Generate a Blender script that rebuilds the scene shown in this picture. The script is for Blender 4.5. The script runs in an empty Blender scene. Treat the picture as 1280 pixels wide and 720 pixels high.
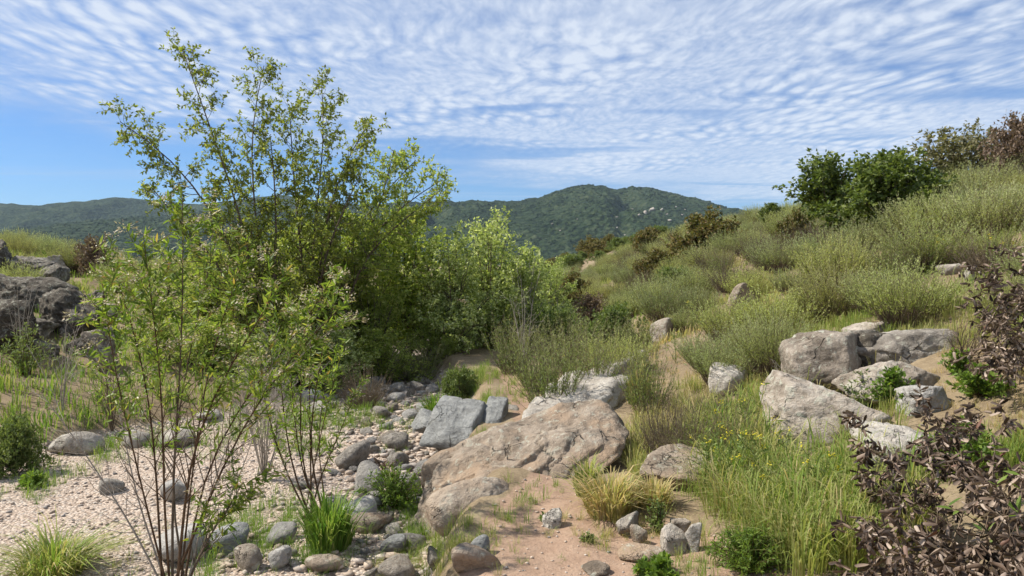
import bpy, bmesh, math, random
import numpy as np
from mathutils import Vector, Matrix, Euler

# ------------------------------------------------------------------ camera, sky, sun, exposure
scene = bpy.context.scene
COL = scene.collection
F = 931.0                                   # focal length in pixels of a 1280 px wide frame
PITCH = math.atan(30.0 / F)
EYE = 1.6
cam_data = bpy.data.cameras.new('camera')
cam_data.sensor_width = 36.0
cam_data.lens = 36.0 * F / 1280.0
cam_data.clip_start = 0.05
cam_data.clip_end = 20000.0
cam = bpy.data.objects.new('camera', cam_data)
COL.objects.link(cam)
cam.location = (0, 0, EYE)
cam.rotation_euler = (math.pi / 2 - PITCH, 0, 0)
scene.camera = cam

SUN_AZ = math.radians(-82)                  # measured from +Y, negative = left
SUN_EL = math.radians(50)
SUN_DIR = Vector((math.sin(SUN_AZ) * math.cos(SUN_EL), math.cos(SUN_AZ) * math.cos(SUN_EL), math.sin(SUN_EL)))
sun_data = bpy.data.lights.new('sun', 'SUN')
sun_data.energy = 4.9
sun_data.angle = math.radians(0.8)
sun_data.color = (1.0, 0.94, 0.85)
sun = bpy.data.objects.new('sun', sun_data)
COL.objects.link(sun)
sun.location = (-20, 10, 30)
sun.rotation_euler = (-SUN_DIR).to_track_quat('-Z', 'Y').to_euler()

scene.view_settings.view_transform = 'Standard'
scene.view_settings.look = 'None'
scene.view_settings.gamma = 1.0
scene.view_settings.use_curve_mapping = False
scene.view_settings.exposure = 0.62
scene.render.engine = 'CYCLES'
scene.cycles.use_denoising = True
scene.cycles.max_bounces = 5
scene.cycles.diffuse_bounces = 3
scene.cycles.glossy_bounces = 2
scene.cycles.transmission_bounces = 4
scene.cycles.volume_bounces = 0
scene.cycles.transparent_max_bounces = 8
scene.cycles.sample_clamp_indirect = 6.0
scene.cycles.use_adaptive_sampling = True
scene.cycles.adaptive_threshold = 0.02


class NT:
    """small helper round a node tree"""
    def __init__(s, tree):
        s.t = tree; s.n = tree.nodes; s.l = tree.links
        s.n.clear()
    def new(s, typ, **kw):
        nd = s.n.new(typ)
        for k, v in kw.items(): setattr(nd, k, v)
        return nd
    def link(s, a, b): s.l.new(a, b)
    def put(s, sock, v):
        if hasattr(v, 'is_output') or isinstance(v, bpy.types.NodeSocket): s.l.new(v, sock)
        else: sock.default_value = v
    def math(s, op, a, b=0.0, c=None, clamp=False):
        nd = s.new('ShaderNodeMath', operation=op); nd.use_clamp = clamp
        s.put(nd.inputs[0], a); s.put(nd.inputs[1], b)
        if c is not None: s.put(nd.inputs[2], c)
        return nd.outputs[0]
    def vmath(s, op, a, b=(0, 0, 0)):
        nd = s.new('ShaderNodeVectorMath', operation=op)
        s.put(nd.inputs[0], a)
        if op == 'SCALE': s.put(nd.inputs[3], b)
        else: s.put(nd.inputs[1], b)
        return nd.outputs[0]
    def noise(s, vec, scale, detail=3.0, rough=0.5, dist=0.0):
        nd = s.new('ShaderNodeTexNoise')
        if vec is not None: s.link(vec, nd.inputs['Vector'])
        nd.inputs['Scale'].default_value = scale; nd.inputs['Detail'].default_value = detail
        nd.inputs['Roughness'].default_value = rough; nd.inputs['Distortion'].default_value = dist
        return nd.outputs[0]
    def voro(s, vec, scale, feature='F1', out='Distance', rnd=1.0):
        nd = s.new('ShaderNodeTexVoronoi', feature=feature)
        if vec is not None: s.link(vec, nd.inputs['Vector'])
        nd.inputs['Scale'].default_value = scale; nd.inputs['Randomness'].default_value = rnd
        return nd.outputs[out]
    def range(s, v, a, b, c=0.0, d=1.0, smooth=True):
        nd = s.new('ShaderNodeMapRange', interpolation_type='SMOOTHSTEP' if smooth else 'LINEAR')
        s.put(nd.inputs[0], v)
        for i, q in enumerate((a, b, c, d)): s.put(nd.inputs[1 + i], q)
        return nd.outputs[0]
    def mix(s, f, a, b, blend='MIX'):
        nd = s.new('ShaderNodeMix', data_type='RGBA', blend_type=blend)
        s.put(nd.inputs[0], f)
        s.put(nd.inputs[6], a if not isinstance(a, tuple) or len(a) == 4 else a + (1,))
        s.put(nd.inputs[7], b if not isinstance(b, tuple) or len(b) == 4 else b + (1,))
        return nd.outputs[2]
    def ramp(s, f, stops):
        nd = s.new('ShaderNodeValToRGB')
        cr = nd.color_ramp
        while len(cr.elements) < len(stops): cr.elements.new(0.5)
        for e, (p, c) in zip(cr.elements, stops):
            e.position = p; e.color = c + (1,)
        s.put(nd.inputs[0], f)
        return nd.outputs[0]
    def bump(s, h, strength, dist, normal=None):
        nd = s.new('ShaderNodeBump')
        nd.inputs['Strength'].default_value = strength; nd.inputs['Distance'].default_value = dist
        s.link(h, nd.inputs['Height'])
        if normal is not None: s.link(normal, nd.inputs['Normal'])
        return nd.outputs[0]


def build_world():
    w = bpy.data.worlds.new('World'); scene.world = w; w.use_nodes = True
    N = NT(w.node_tree)
    sky = N.new('ShaderNodeTexSky', sky_type='NISHITA')
    sky.sun_disc = False; sky.sun_elevation = SUN_EL; sky.sun_rotation = SUN_AZ
    sky.air_density = 1.0; sky.dust_density = 0.3; sky.ozone_density = 2.0; sky.altitude = 300
    tc = N.new('ShaderNodeTexCoord')
    sep = N.new('ShaderNodeSeparateXYZ'); N.link(tc.outputs['Generated'], sep.inputs[0])
    z = N.math('ADD', N.math('MAXIMUM', sep.outputs[2], 0.0), 0.012)
    u = N.math('DIVIDE', sep.outputs[0], z); v = N.math('DIVIDE', sep.outputs[1], z)
    p = N.new('ShaderNodeCombineXYZ'); N.link(u, p.inputs[0]); N.link(v, p.inputs[1]); P = p.outputs[0]
    # cloud deck: its far edge runs obliquely; noise breaks the edge up
    big = N.noise(P, 0.45, 3, 0.55)
    med = N.noise(P, 1.6, 3, 0.6)
    fine = N.noise(P, 5.0, 2, 0.6)
    edge = N.math('SUBTRACT', N.math('ADD', N.math('MULTIPLY', u, 1.25), 8.4), v)     # >0 inside the deck
    edge = N.math('ADD', edge, N.math('MULTIPLY', N.math('SUBTRACT', big, 0.5), 5.0))
    edge = N.math('ADD', edge, N.math('MULTIPLY', N.math('SUBTRACT', med, 0.5), 2.2))
    far_edge = N.math('ADD', N.math('SUBTRACT', N.math('ADD', N.math('MULTIPLY', u, 0.30), 10.2), v), N.math('MULTIPLY', N.math('SUBTRACT', med, 0.5), 5.0))
    edge = N.math('MINIMUM', edge, far_edge)
    deck = N.range(edge, -0.9, 2.2)
    calm = N.range(v, 4.2, 9.0, 1.0, .45)
    # ripples of the altocumulus sheet: long rolls broken into cells
    warp = N.new('ShaderNodeTexNoise'); warp.inputs['Scale'].default_value = 1.1; warp.inputs['Detail'].default_value = 2
    N.link(P, warp.inputs['Vector'])
    wv = N.vmath('MULTIPLY', N.vmath('SUBTRACT', warp.outputs['Color'], (0.5, 0.5, 0.5)), (.35, .6, 0))
    Q = N.vmath('ADD', P, wv)
    def cells(scale, smooth, rnd):
        vo = N.new('ShaderNodeTexVoronoi', feature='SMOOTH_F1', voronoi_dimensions='2D')
        vo.inputs['Scale'].default_value = 1.0; vo.inputs['Smoothness'].default_value = smooth; vo.inputs['Randomness'].default_value = rnd
        N.link(N.vmath('MULTIPLY', Q, scale), vo.inputs['Vector'])
        return vo.outputs['Distance']
    roll = N.math('SUBTRACT', 1.0, cells((10.0, 4.6, 1.0), .4, .9))
    grain = N.noise(N.vmath('MULTIPLY', Q, (26.0, 13.0, 1.0)), 1.0, 2, .5)
    sq = N.new('ShaderNodeSeparateXYZ'); N.link(Q, sq.inputs[0])
    wave = N.math('SINE', N.math('ADD', N.math('MULTIPLY', sq.outputs[0], 50.0), N.math('MULTIPLY', sq.outputs[1], 9.0)))
    amp = N.range(N.noise(P, .8, 2, 0.5), 0.40, 0.62)
    rip = N.math('ADD', N.math('MULTIPLY', N.math('SUBTRACT', roll, .55), N.math('ADD', N.math('MULTIPLY', amp, .95), .25)), N.math('MULTIPLY', N.math('SUBTRACT', grain, .5), .8))
    rip = N.math('ADD', rip, N.math('MULTIPLY', N.math('MULTIPLY', wave, .09), amp))
    rip = N.math('MULTIPLY', rip, calm)
    thick = N.math('ADD', N.math('MULTIPLY', N.math('SUBTRACT', big, 0.5), 0.9), 0.66)
    thick = N.math('ADD', thick, N.math('MULTIPLY', N.math('SUBTRACT', N.noise(P, 0.22, 2, 0.5), 0.5), 0.6))
    gap = N.range(N.noise(N.vmath('MULTIPLY', P, (.5, 1.3, 1)), .7, 3, .55, .3), .30, .46)
    body = N.math('ADD', N.math('MULTIPLY', N.math('ADD', thick, rip), .72, clamp=True), N.math('MULTIPLY', gap, .26))
    dens = N.math('MULTIPLY', body, N.math('MULTIPLY', deck, N.math('ADD', N.math('MULTIPLY', gap, .6), .4)), clamp=True)
    # long thin veils lower down
    mp = N.new('ShaderNodeMapping'); mp.inputs['Rotation'].default_value = (0, 0, math.radians(-38)); mp.inputs['Scale'].default_value = (0.12, 0.75, 1)
    N.link(P, mp.inputs[0])
    veil = N.math('MULTIPLY', N.range(N.noise(mp.outputs[0], 1.0, 5, 0.6, 0.4), 0.5, 0.78), 0.5)
    veil = N.math('ADD', veil, N.math('MULTIPLY', N.range(fine, 0.4, 0.8), 0.06))
    dens = N.math('MAXIMUM', dens, veil)
    dens = N.math('MULTIPLY', dens, 0.9)
    lp = N.mix(N.range(dens, 0.2, 0.95), (3.6, 4.25, 5.4), (5.2, 5.65, 6.35))
    blue = N.mix(1.0, sky.outputs[0], (0.38, 0.58, 0.85), 'MULTIPLY')
    col = N.mix(dens, blue, lp)
    bg = N.new('ShaderNodeBackground'); bg.inputs[1].default_value = 0.1
    N.link(col, bg.inputs[0])
    out = N.new('ShaderNodeOutputWorld'); N.link(bg.outputs[0], out.inputs[0])
build_world()

# ------------------------------------------------------------------ helpers
RS = np.random.RandomState

def sm(a, b, t):
    t = np.clip((np.asarray(t, float) - a) / (b - a), 0, 1)
    return t * t * (3 - 2 * t)

def _hash(ix, iy, iz, seed):
    h = (ix.astype(np.int64) * 374761393 + iy.astype(np.int64) * 668265263 + iz.astype(np.int64) * 2147483647 + seed * 974711) & 0xFFFFFFFF
    h = ((h ^ (h >> 13)) * 1274126177) & 0xFFFFFFFF
    h = ((h ^ (h >> 16)) * 2246822519) & 0xFFFFFFFF
    return ((h ^ (h >> 15)) & 0xFFFFFF) / float(0xFFFFFF) * 2 - 1

def vnoise(p, seed=0):
    p = np.asarray(p, float)
    i = np.floor(p); f = p - i; f = f * f * f * (f * (f * 6 - 15) + 10)
    ix, iy, iz = [i[..., k].astype(np.int64) for k in range(3)]
    fx, fy, fz = f[..., 0], f[..., 1], f[..., 2]
    def c(a, b, d): return _hash(ix + a, iy + b, iz + d, seed)
    x00 = c(0, 0, 0) * (1 - fx) + c(1, 0, 0) * fx; x10 = c(0, 1, 0) * (1 - fx) + c(1, 1, 0) * fx
    x01 = c(0, 0, 1) * (1 - fx) + c(1, 0, 1) * fx; x11 = c(0, 1, 1) * (1 - fx) + c(1, 1, 1) * fx
    return (x00 * (1 - fy) + x10 * fy) * (1 - fz) + (x01 * (1 - fy) + x11 * fy) * fz

def fbm(p, oct=4, seed=0, gain=0.5):
    p = np.asarray(p, float); s = 0; a = 1
    for k in range(oct):
        s = s + a * vnoise(p * (2 ** k) + 17.3 * k, seed + k); a *= gain
    return s

def xyz(x, y, z=0.0):
    x, y, z = np.broadcast_arrays(np.asarray(x, float), np.asarray(y, float), np.asarray(z, float))
    return np.stack([x, y, z], -1)

def unit(v):
    v = np.asarray(v, float)
    return v / np.maximum(np.linalg.norm(v, axis=-1, keepdims=True), 1e-9)

def mesh(name, verts, faces, mat=None, attrs=None, smooth=False):
    """faces: (M,3) or (M,4) int array, or a list of such arrays"""
    me = bpy.data.meshes.new(name)
    if not isinstance(faces, (list, tuple)): faces = [faces]
    faces = [np.asarray(f, np.int32) for f in faces if len(f)]
    verts = np.asarray(verts, np.float32)
    me.vertices.add(len(verts)); me.vertices.foreach_set('co', verts.ravel())
    loops = np.concatenate([f.ravel() for f in faces])
    tot = np.concatenate([np.full(len(f), f.shape[1], np.int32) for f in faces])
    start = np.concatenate([[0], np.cumsum(tot)[:-1]]).astype(np.int32)
    me.loops.add(len(loops)); me.loops.foreach_set('vertex_index', loops.astype(np.int32))
    me.polygons.add(len(tot)); me.polygons.foreach_set('loop_start', start)
    if smooth: me.polygons.foreach_set('use_smooth', np.ones(len(tot), bool))
    for k, a in (attrs or {}).items():
        at_ = me.attributes.new(k, 'FLOAT', 'POINT'); at_.data.foreach_set('value', np.asarray(a, np.float32))
    me.update(calc_edges=True)
    if mat is not None: me.materials.append(mat)
    return me

def obj(name, me, parent=None, loc=None, rot=None, scale=None):
    o = bpy.data.objects.new(name, me); COL.objects.link(o)
    if parent is not None: o.parent = parent
    if loc is not None: o.location = loc
    if rot is not None: o.rotation_euler = rot
    if scale is not None: o.scale = scale if hasattr(scale, '__len__') else (scale,) * 3
    return o

def tag(o, label=None, cat=None, group=None, kind=None):
    if label: o['label'] = label
    if cat: o['category'] = cat
    if group: o['group'] = group
    if kind: o['kind'] = kind
    return o

def thing(name, label, cat, loc=(0, 0, 0), rotz=0.0, group=None, scale=1.0):
    o = bpy.data.objects.new(name, None); COL.objects.link(o)
    o.empty_display_size = 0.1
    o.location = loc; o.rotation_euler = (0, 0, rotz); o.scale = (scale,) * 3 if not hasattr(scale, '__len__') else scale
    return tag(o, label, cat, group)

def dup(root, loc, rotz=0.0, scale=1.0, label=None, group=None, cat=None):
    """copy of a thing with copies of its parts and sub-parts"""
    r = root.copy(); COL.objects.link(r)
    r.location = loc; r.rotation_euler = (0, 0, rotz); r.scale = (scale,) * 3 if not hasattr(scale, '__len__') else scale
    tag(r, label, cat, group)
    for ch in list(root.children):
        c = ch.copy(); COL.objects.link(c); c.parent = r
        for g in list(ch.children):
            d = g.copy(); COL.objects.link(d); d.parent = c
    return r

# view geometry of the photograph: pixel -> direction (used only to find where things stand on the ground)
_fw = np.array([0, math.cos(PITCH), -math.sin(PITCH)]); _up = np.array([0, math.sin(PITCH), math.cos(PITCH)]); _rt = np.array([1.0, 0, 0])
def ray(px, py):
    d = _fw + _rt * ((px - 640) / F) - _up * ((py - 360) / F)
    return d / d[1]
def at(px, py, d):
    return np.array([0, 0, EYE]) + ray(px, py) * d

# ------------------------------------------------------------------ lie of the land
def creek_l(y): return np.interp(y, [0, 6.5, 7.6, 8.6, 9.6, 14, 20, 40], [-7, -6.4, -5.6, -4.8, -3.7, -3.1, -3.3, -4])
def creek_r(y): return np.interp(y, [0, 4, 5, 7, 8, 12, 16, 40], [-.65, -.5, -.42, -.4, -.45, -1.0, -1.6, -2.5])
def softplus(s, k): return k * np.logaddexp(0, s / k)

def land(x, y):
    """height, sand weight, gravel weight"""
    x = np.asarray(x, float); y = np.asarray(y, float)
    L = creek_l(y); R = creek_r(y)
    wob = 0.22 * vnoise(xyz(x * .9, y * .9), 5)
    bed = sm(-.45, .35, x + wob - L) * (1 - sm(-.25, .28, x + wob - R)) * (1 - sm(22, 34, y))
    far = 1 - sm(60, 190, y)
    zl = -.35 + (.20 * softplus(L - x, .3) + .05 * softplus(L - x - 9, 1.0) - .22 * softplus(L - x - 16, 1.0)) * (1 - .75 * sm(17, 42, y))
    zr = .06 * sm(.4, 1.4, x) + (.38 * softplus(x - 1.5, .28) - .37 * softplus(x - 10.8, .9))
    zr = zr * (1 - .25 * sm(9, 1, y))
    side = np.where(x < (L + R) / 2, zl * (1 - sm(45, 120, y)), zr * far)
    z = bed * -.45 + (1 - bed) * side
    near = 1 - sm(40, 80, np.hypot(x, y))
    rough = (1 - .75 * bed) * near
    z = z + rough * (.05 * fbm(xyz(x * .9, y * .9), 3, 11) + .12 * sm(1.8, 4, x) * fbm(xyz(x * .4, y * .4), 3, 21) + .1 * sm(0, 3, L - x) * fbm(xyz(x * .4, y * .4), 3, 23))
    tl = np.interp(y, [1, 3.5, 4.2, 5.0, 5.6, 6.5, 8, 9.5, 11, 14, 17], [-.9, -.42, -.2, .0, .15, .3, .12, -.12, -.22, -.3, -.3])
    tr = np.interp(y, [1, 3.6, 4.0, 4.4, 4.8, 5.6, 6.5, 8, 9.5, 11, 14, 17], [1.6, 1.25, 1.2, .95, .5, .5, .6, .36, .14, .0, -.2, -.3])
    sand = sm(-.12, .1, x + wob * .5 - tl) * (1 - sm(-.1, .14, x + wob * .5 - tr)) * (1 - sm(10.5, 13, y))
    z = z - .025 * sand + .008 * sand * fbm(xyz(x * 5, y * 5), 3, 31)
    # eroded bare bank on the hillside
    gr = bed * (1 - .0 * sand)
    z = z + bed * .02 * fbm(xyz(x * 2.2, y * 2.2), 3, 41)
    return z, sand * (1 - bed), gr

def gz(x, y): return land(x, y)[0]

def ground_at(px, py, dmax=120.0):
    """where the line of sight through a pixel meets the land"""
    r = ray(px, py)
    d = np.concatenate([np.arange(1.5, 30, .02), np.arange(30, dmax, .2)])
    pts = np.array([0, 0, EYE]) + r[None] * d[:, None]
    g = gz(pts[:, 0], pts[:, 1])
    below = np.nonzero(pts[:, 2] <= g)[0]
    k = below[0] if len(below) else len(d) - 1
    return np.array([pts[k, 0], pts[k, 1], g[k]])

# ------------------------------------------------------------------ materials
def material(name):
    m = bpy.data.materials.new(name); m.use_nodes = True
    return m, NT(m.node_tree)

def finish(N, color, rough=0.85, normal=None, spec=0.25, trans=None, tfac=0.0):
    b = N.new('ShaderNodeBsdfPrincipled')
    N.put(b.inputs['Base Color'], color if not isinstance(color, tuple) else color + (1,))
    N.put(b.inputs['Roughness'], rough); b.inputs['Specular IOR Level'].default_value = spec
    if normal is not None: N.link(normal, b.inputs['Normal'])
    sh = b.outputs[0]
    if trans is not None:
        t = N.new('ShaderNodeBsdfTranslucent'); N.put(t.inputs[0], trans)
        mx = N.new('ShaderNodeMixShader'); mx.inputs[0].default_value = tfac
        N.link(sh, mx.inputs[1]); N.link(t.outputs[0], mx.inputs[2]); sh = mx.outputs[0]
    o = N.new('ShaderNodeOutputMaterial'); N.link(sh, o.inputs[0])

def attr(N, name):
    a = N.new('ShaderNodeAttribute'); a.attribute_name = name
    return a.outputs['Fac']

def ground_material():
    m, N = material('earth_and_gravel')
    g = N.new('ShaderNodeNewGeometry'); P = g.outputs['Position']
    n1 = N.noise(P, 0.8, 5, 0.6); n2 = N.noise(P, 7, 5, 0.65); n3 = N.noise(P, 45, 4, 0.7)
    soil = N.ramp(N.math('ADD', N.math('MULTIPLY', n1, .6), N.math('MULTIPLY', n2, .4)), [(.3, (.11, .08, .05)), (.5, (.21, .16, .10)), (.7, (.31, .25, .165))])
    soil = N.mix(N.range(n3, .45, .7, 0, .5), soil, (.33, .26, .16))
    sand = N.ramp(N.math('ADD', N.math('MULTIPLY', n2, .6), N.math('MULTIPLY', n3, .4)), [(.3, (.225, .145, .098)), (.5, (.315, .215, .15)), (.72, (.40, .29, .21))])
    sand = N.mix(N.range(N.noise(P, 2.3, 3, .6), .42, .62, 0, .35), sand, (.245, .165, .115))
    dist = N.new('ShaderNodeTexVoronoi'); dist.inputs['Scale'].default_value = 42
    N.link(N.vmath('ADD', P, N.vmath('SCALE', N.vmath('SUBTRACT', N.new('ShaderNodeTexNoise').outputs['Color'], (.5, .5, .5)), .02)), dist.inputs['Vector'])
    cs = N.new('ShaderNodeSeparateColor'); N.link(dist.outputs['Color'], cs.inputs[0])
    peb = N.ramp(cs.outputs[0], [(0, (.29, .23, .185)), (.3, (.42, .335, .265)), (.6, (.49, .395, .315)), (.85, (.57, .485, .40)), (1, (.34, .315, .285))])
    peb = N.mix(N.range(dist.outputs['Distance'], .45, .75, 0, .6), peb, (.20, .145, .105))
    ws, wg = attr(N, 'sand'), attr(N, 'gravel')
    edge = N.math('SUBTRACT', n2, .5)
    ws = N.range(N.math('ADD', ws, N.math('MULTIPLY', edge, .7)), .3, .6)
    wg = N.range(N.math('ADD', wg, N.math('MULTIPLY', edge, .7)), .3, .6)
    col = N.mix(ws, soil, sand); col = N.mix(wg, col, peb)
    pb = N.math('MULTIPLY', N.math('SUBTRACT', 1.0, dist.outputs['Distance']), wg)
    h = N.math('ADD', N.math('MULTIPLY', pb, .02), N.math('ADD', N.math('MULTIPLY', n2, .03), N.math('MULTIPLY', n3, .010)))
    finish(N, col, .95, N.bump(h, .9, 1.0), .1)
    return m

def rock_material(name, dark, mid, light, lichen=0.0, strata=0.0, warm=None):
    m, N = material(name)
    tc = N.new('ShaderNodeTexCoord'); oi = N.new('ShaderNodeObjectInfo')
    P = N.vmath('ADD', tc.outputs['Object'], N.vmath('SCALE', (13.1, 7.7, 5.3), oi.outputs['Random']))
    if strata:
        mp = N.new('ShaderNodeMapping'); mp.inputs['Scale'].default_value = (1, 1, strata); mp.inputs['Rotation'].default_value = (.4, .3, 0); N.link(P, mp.inputs[0]); PS = mp.outputs[0]
    else: PS = P
    n1 = N.noise(PS, 4, 6, .62, .3); n2 = N.noise(PS, 22, 5, .7); n3 = N.noise(P, 110, 3, .7)
    v = N.math('ADD', N.math('ADD', N.math('MULTIPLY', n1, .55), N.math('MULTIPLY', n2, .3)), N.math('MULTIPLY', n3, .15))
    v = N.math('ADD', v, N.math('MULTIPLY', N.math('SUBTRACT', oi.outputs['Random'], .5), .14))
    col = N.ramp(v, [(.37, dark), (.5, mid), (.62, light)])
    if warm: col = N.mix(N.range(N.noise(P, 2.2, 3, .5), .45, .65, 0, .8), col, warm)
    # fissures
    cr = N.voro(N.vmath('ADD', P, N.vmath('SCALE', N.new('ShaderNodeTexNoise').outputs['Color'], .2)), 3.2, 'DISTANCE_TO_EDGE')
    crack = N.math('MULTIPLY', N.range(cr, .0, .022, 1, 0), N.range(N.noise(P, 3.1, 2, .5), .54, .66))
    col = N.mix(N.math('MULTIPLY', crack, .65), col, tuple(c * .35 for c in dark))
    if lichen:
        ln = N.noise(P, 14, 4, .7, .6)
        sp = N.voro(P, 17, 'SMOOTH_F1')
        lf = N.math('MULTIPLY', N.range(ln, .54, .62), N.range(sp, .5, .3))
        lf = N.math('MAXIMUM', lf, N.math('MULTIPLY', N.range(N.noise(P, 6, 5, .7), .56, .66), .6))
        col = N.mix(N.math('MULTIPLY', lf, lichen), col, (.42, .42, .34))
        dk = N.math('MULTIPLY', N.range(N.noise(P, 9, 5, .75), .58, .66), .55 * lichen)
        col = N.mix(dk, col, (.06, .055, .045))
    h = N.math('ADD', N.math('ADD', N.math('MULTIPLY', n1, .05), N.math('MULTIPLY', n2, .02)), N.math('SUBTRACT', N.math('MULTIPLY', n3, .005), N.math('MULTIPLY', crack, .02)))
    finish(N, col, .9, N.bump(h, 1.0, 1.3), .2)
    return m

def bright(stops, g): return [(p, tuple(min(.8, c * g) for c in k)) for p, k in stops]

def leaf_material(name, stops, tip=None, trans=1.6, tfac=.35, rough=.55, hue=None, spec=.3, gain=1.5):
    """colour picked per leaf (point attribute tint + the object's own random number)"""
    m, N = material(name)
    oi = N.new('ShaderNodeObjectInfo')
    f = N.math('FRACT', N.math('ADD', attr(N, 'tint'), N.math('MULTIPLY', oi.outputs['Random'], .97)))
    col = N.ramp(f, bright(stops, gain))
    if tip is not None: col = N.mix(attr(N, 'along'), col, tip)
    if hue is not None: col = N.mix(1.0, col, N.ramp(N.math('FRACT', N.math('MULTIPLY', oi.outputs['Random'], 7.31)), hue), 'MULTIPLY')
    tr = N.mix(1.0, col, (trans, trans * 1.05, trans * .55), 'MULTIPLY')
    finish(N, col, rough, None, spec, tr, tfac)
    return m

def direct_material(name, stops, tfac=.3, rough=.7, trans=1.4):
    m, N = material(name)
    col = N.ramp(attr(N, 'tint'), stops)
    finish(N, col, rough, None, .2, N.mix(1.0, col, (trans, trans, trans * .6), 'MULTIPLY'), tfac)
    return m

def bark_material(name, a, b, scale=30):
    m, N = material(name)
    tc = N.new('ShaderNodeTexCoord')
    mp = N.new('ShaderNodeMapping'); mp.inputs['Scale'].default_value = (1, 1, .3); N.link(tc.outputs['Object'], mp.inputs[0])
    n = N.noise(mp.outputs[0], scale, 4, .65)
    finish(N, N.mix(N.range(n, .3, .7), a, b), .9, N.bump(n, .4, .01), .15)
    return m

M = {}
M['ground'] = ground_material()
M['tan_rock'] = rock_material('tan_sandstone', (.12, .095, .070), (.255, .205, .155), (.37, .31, .245), .6, 0, (.315, .225, .15))
M['pale_rock'] = rock_material('pale_granite', (.17, .15, .125), (.33, .295, .25), (.47, .435, .38), .5)
M['grey_rock'] = rock_material('grey_river_stone', (.19, .178, .16), (.33, .312, .285), (.46, .44, .405), .2)
M['slate_rock'] = rock_material('blue_grey_slate', (.125, .125, .118), (.235, .237, .225), (.34, .34, .32), .15, 3.0)
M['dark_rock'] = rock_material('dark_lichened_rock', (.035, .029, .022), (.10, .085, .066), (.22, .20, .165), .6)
M['brown_rock'] = rock_material('weathered_brown_rock', (.13, .105, .08), (.29, .245, .195), (.44, .39, .33), .9)
M['bark'] = bark_material('grey_brown_bark', (.07, .052, .036), (.17, .135, .10))
M['stem'] = bark_material('red_brown_stem', (.055, .033, .02), (.13, .085, .05), 60)
M['dead_twig'] = bark_material('bleached_dead_wood', (.22, .19, .155), (.38, .34, .29), 60)
M['dry_stem'] = bark_material('dry_brown_stem', (.10, .072, .048), (.20, .155, .105), 60)
M['pale_bark'] = bark_material('pale_bark', (.26, .24, .20), (.42, .40, .35), 30)

# ------------------------------------------------------------------ ground sheet, split into ground, dirt trail and creek bed
def spaced(lo, hi, step, out_lo, out_hi, g=1.07):
    c = list(np.arange(lo, hi, step)); a, s = hi, step
    while a < out_hi:
        c.append(a); s *= g; a += s
    c.append(out_hi); b, s, a = [], step, lo
    while a > out_lo:
        s *= g; a -= s; b.append(a)
    b.append(out_lo)
    return np.array(sorted(set(b + c)))

def build_ground():
    gx = spaced(-6.6, 4.6, .068, -5000, 5000, 1.09); gy = spaced(2.6, 12.5, .068, -900, 6000, 1.09)
    X, Y = np.meshgrid(gx, gy, indexing='ij')
    Z, S, G = land(X, Y)
    V = np.stack([X, Y, Z], -1).reshape(-1, 3); S = S.ravel(); G = G.ravel()
    nx, ny = len(gx), len(gy)
    i, j = np.meshgrid(np.arange(nx - 1), np.arange(ny - 1), indexing='ij')
    a = (i * ny + j).ravel()
    q = np.stack([a, a + ny, a + ny + 1, a + 1], -1)
    fs, fg = S[q].mean(1), G[q].mean(1)
    zone = np.where(fg > .5, 2, np.where(fs > .5, 1, 0))
    for k, nm in enumerate(('ground', 'dirt_trail', 'creek_bed')):
        f = q[zone == k]
        used, inv = np.unique(f, return_inverse=True)
        me = mesh(nm, V[used], inv.reshape(f.shape), M['ground'], {'sand': S[used], 'gravel': G[used]}, True)
        tag(obj(nm, me), kind='structure')
build_ground()

# ------------------------------------------------------------------ mountains
def mountain_material(name, a, b, c):
    m, N = material(name)
    g = N.new('ShaderNodeNewGeometry'); P = g.outputs['Position']
    n1 = N.noise(P, .012, 4, .6); n2 = N.noise(P, .09, 4, .7); v = N.voro(P, .11)
    col = N.ramp(N.math('ADD', N.math('MULTIPLY', n1, .35), N.math('MULTIPLY', n2, .65)), [(.38, a), (.52, b), (.66, c)])
    h = N.math('SUBTRACT', N.math('MULTIPLY', n2, 5.0), N.math('MULTIPLY', v, 5.0))
    finish(N, col, .95, N.bump(h, 1.0, 1.2), .05)
    return m
M['mountain'] = mountain_material('chaparral_slope', (.008, .017, .008), (.026, .042, .018), (.066, .080, .040))
M['outcrop'] = rock_material('pale_outcrop', (.2, .18, .15), (.36, .32, .27), (.5, .46, .4))

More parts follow.
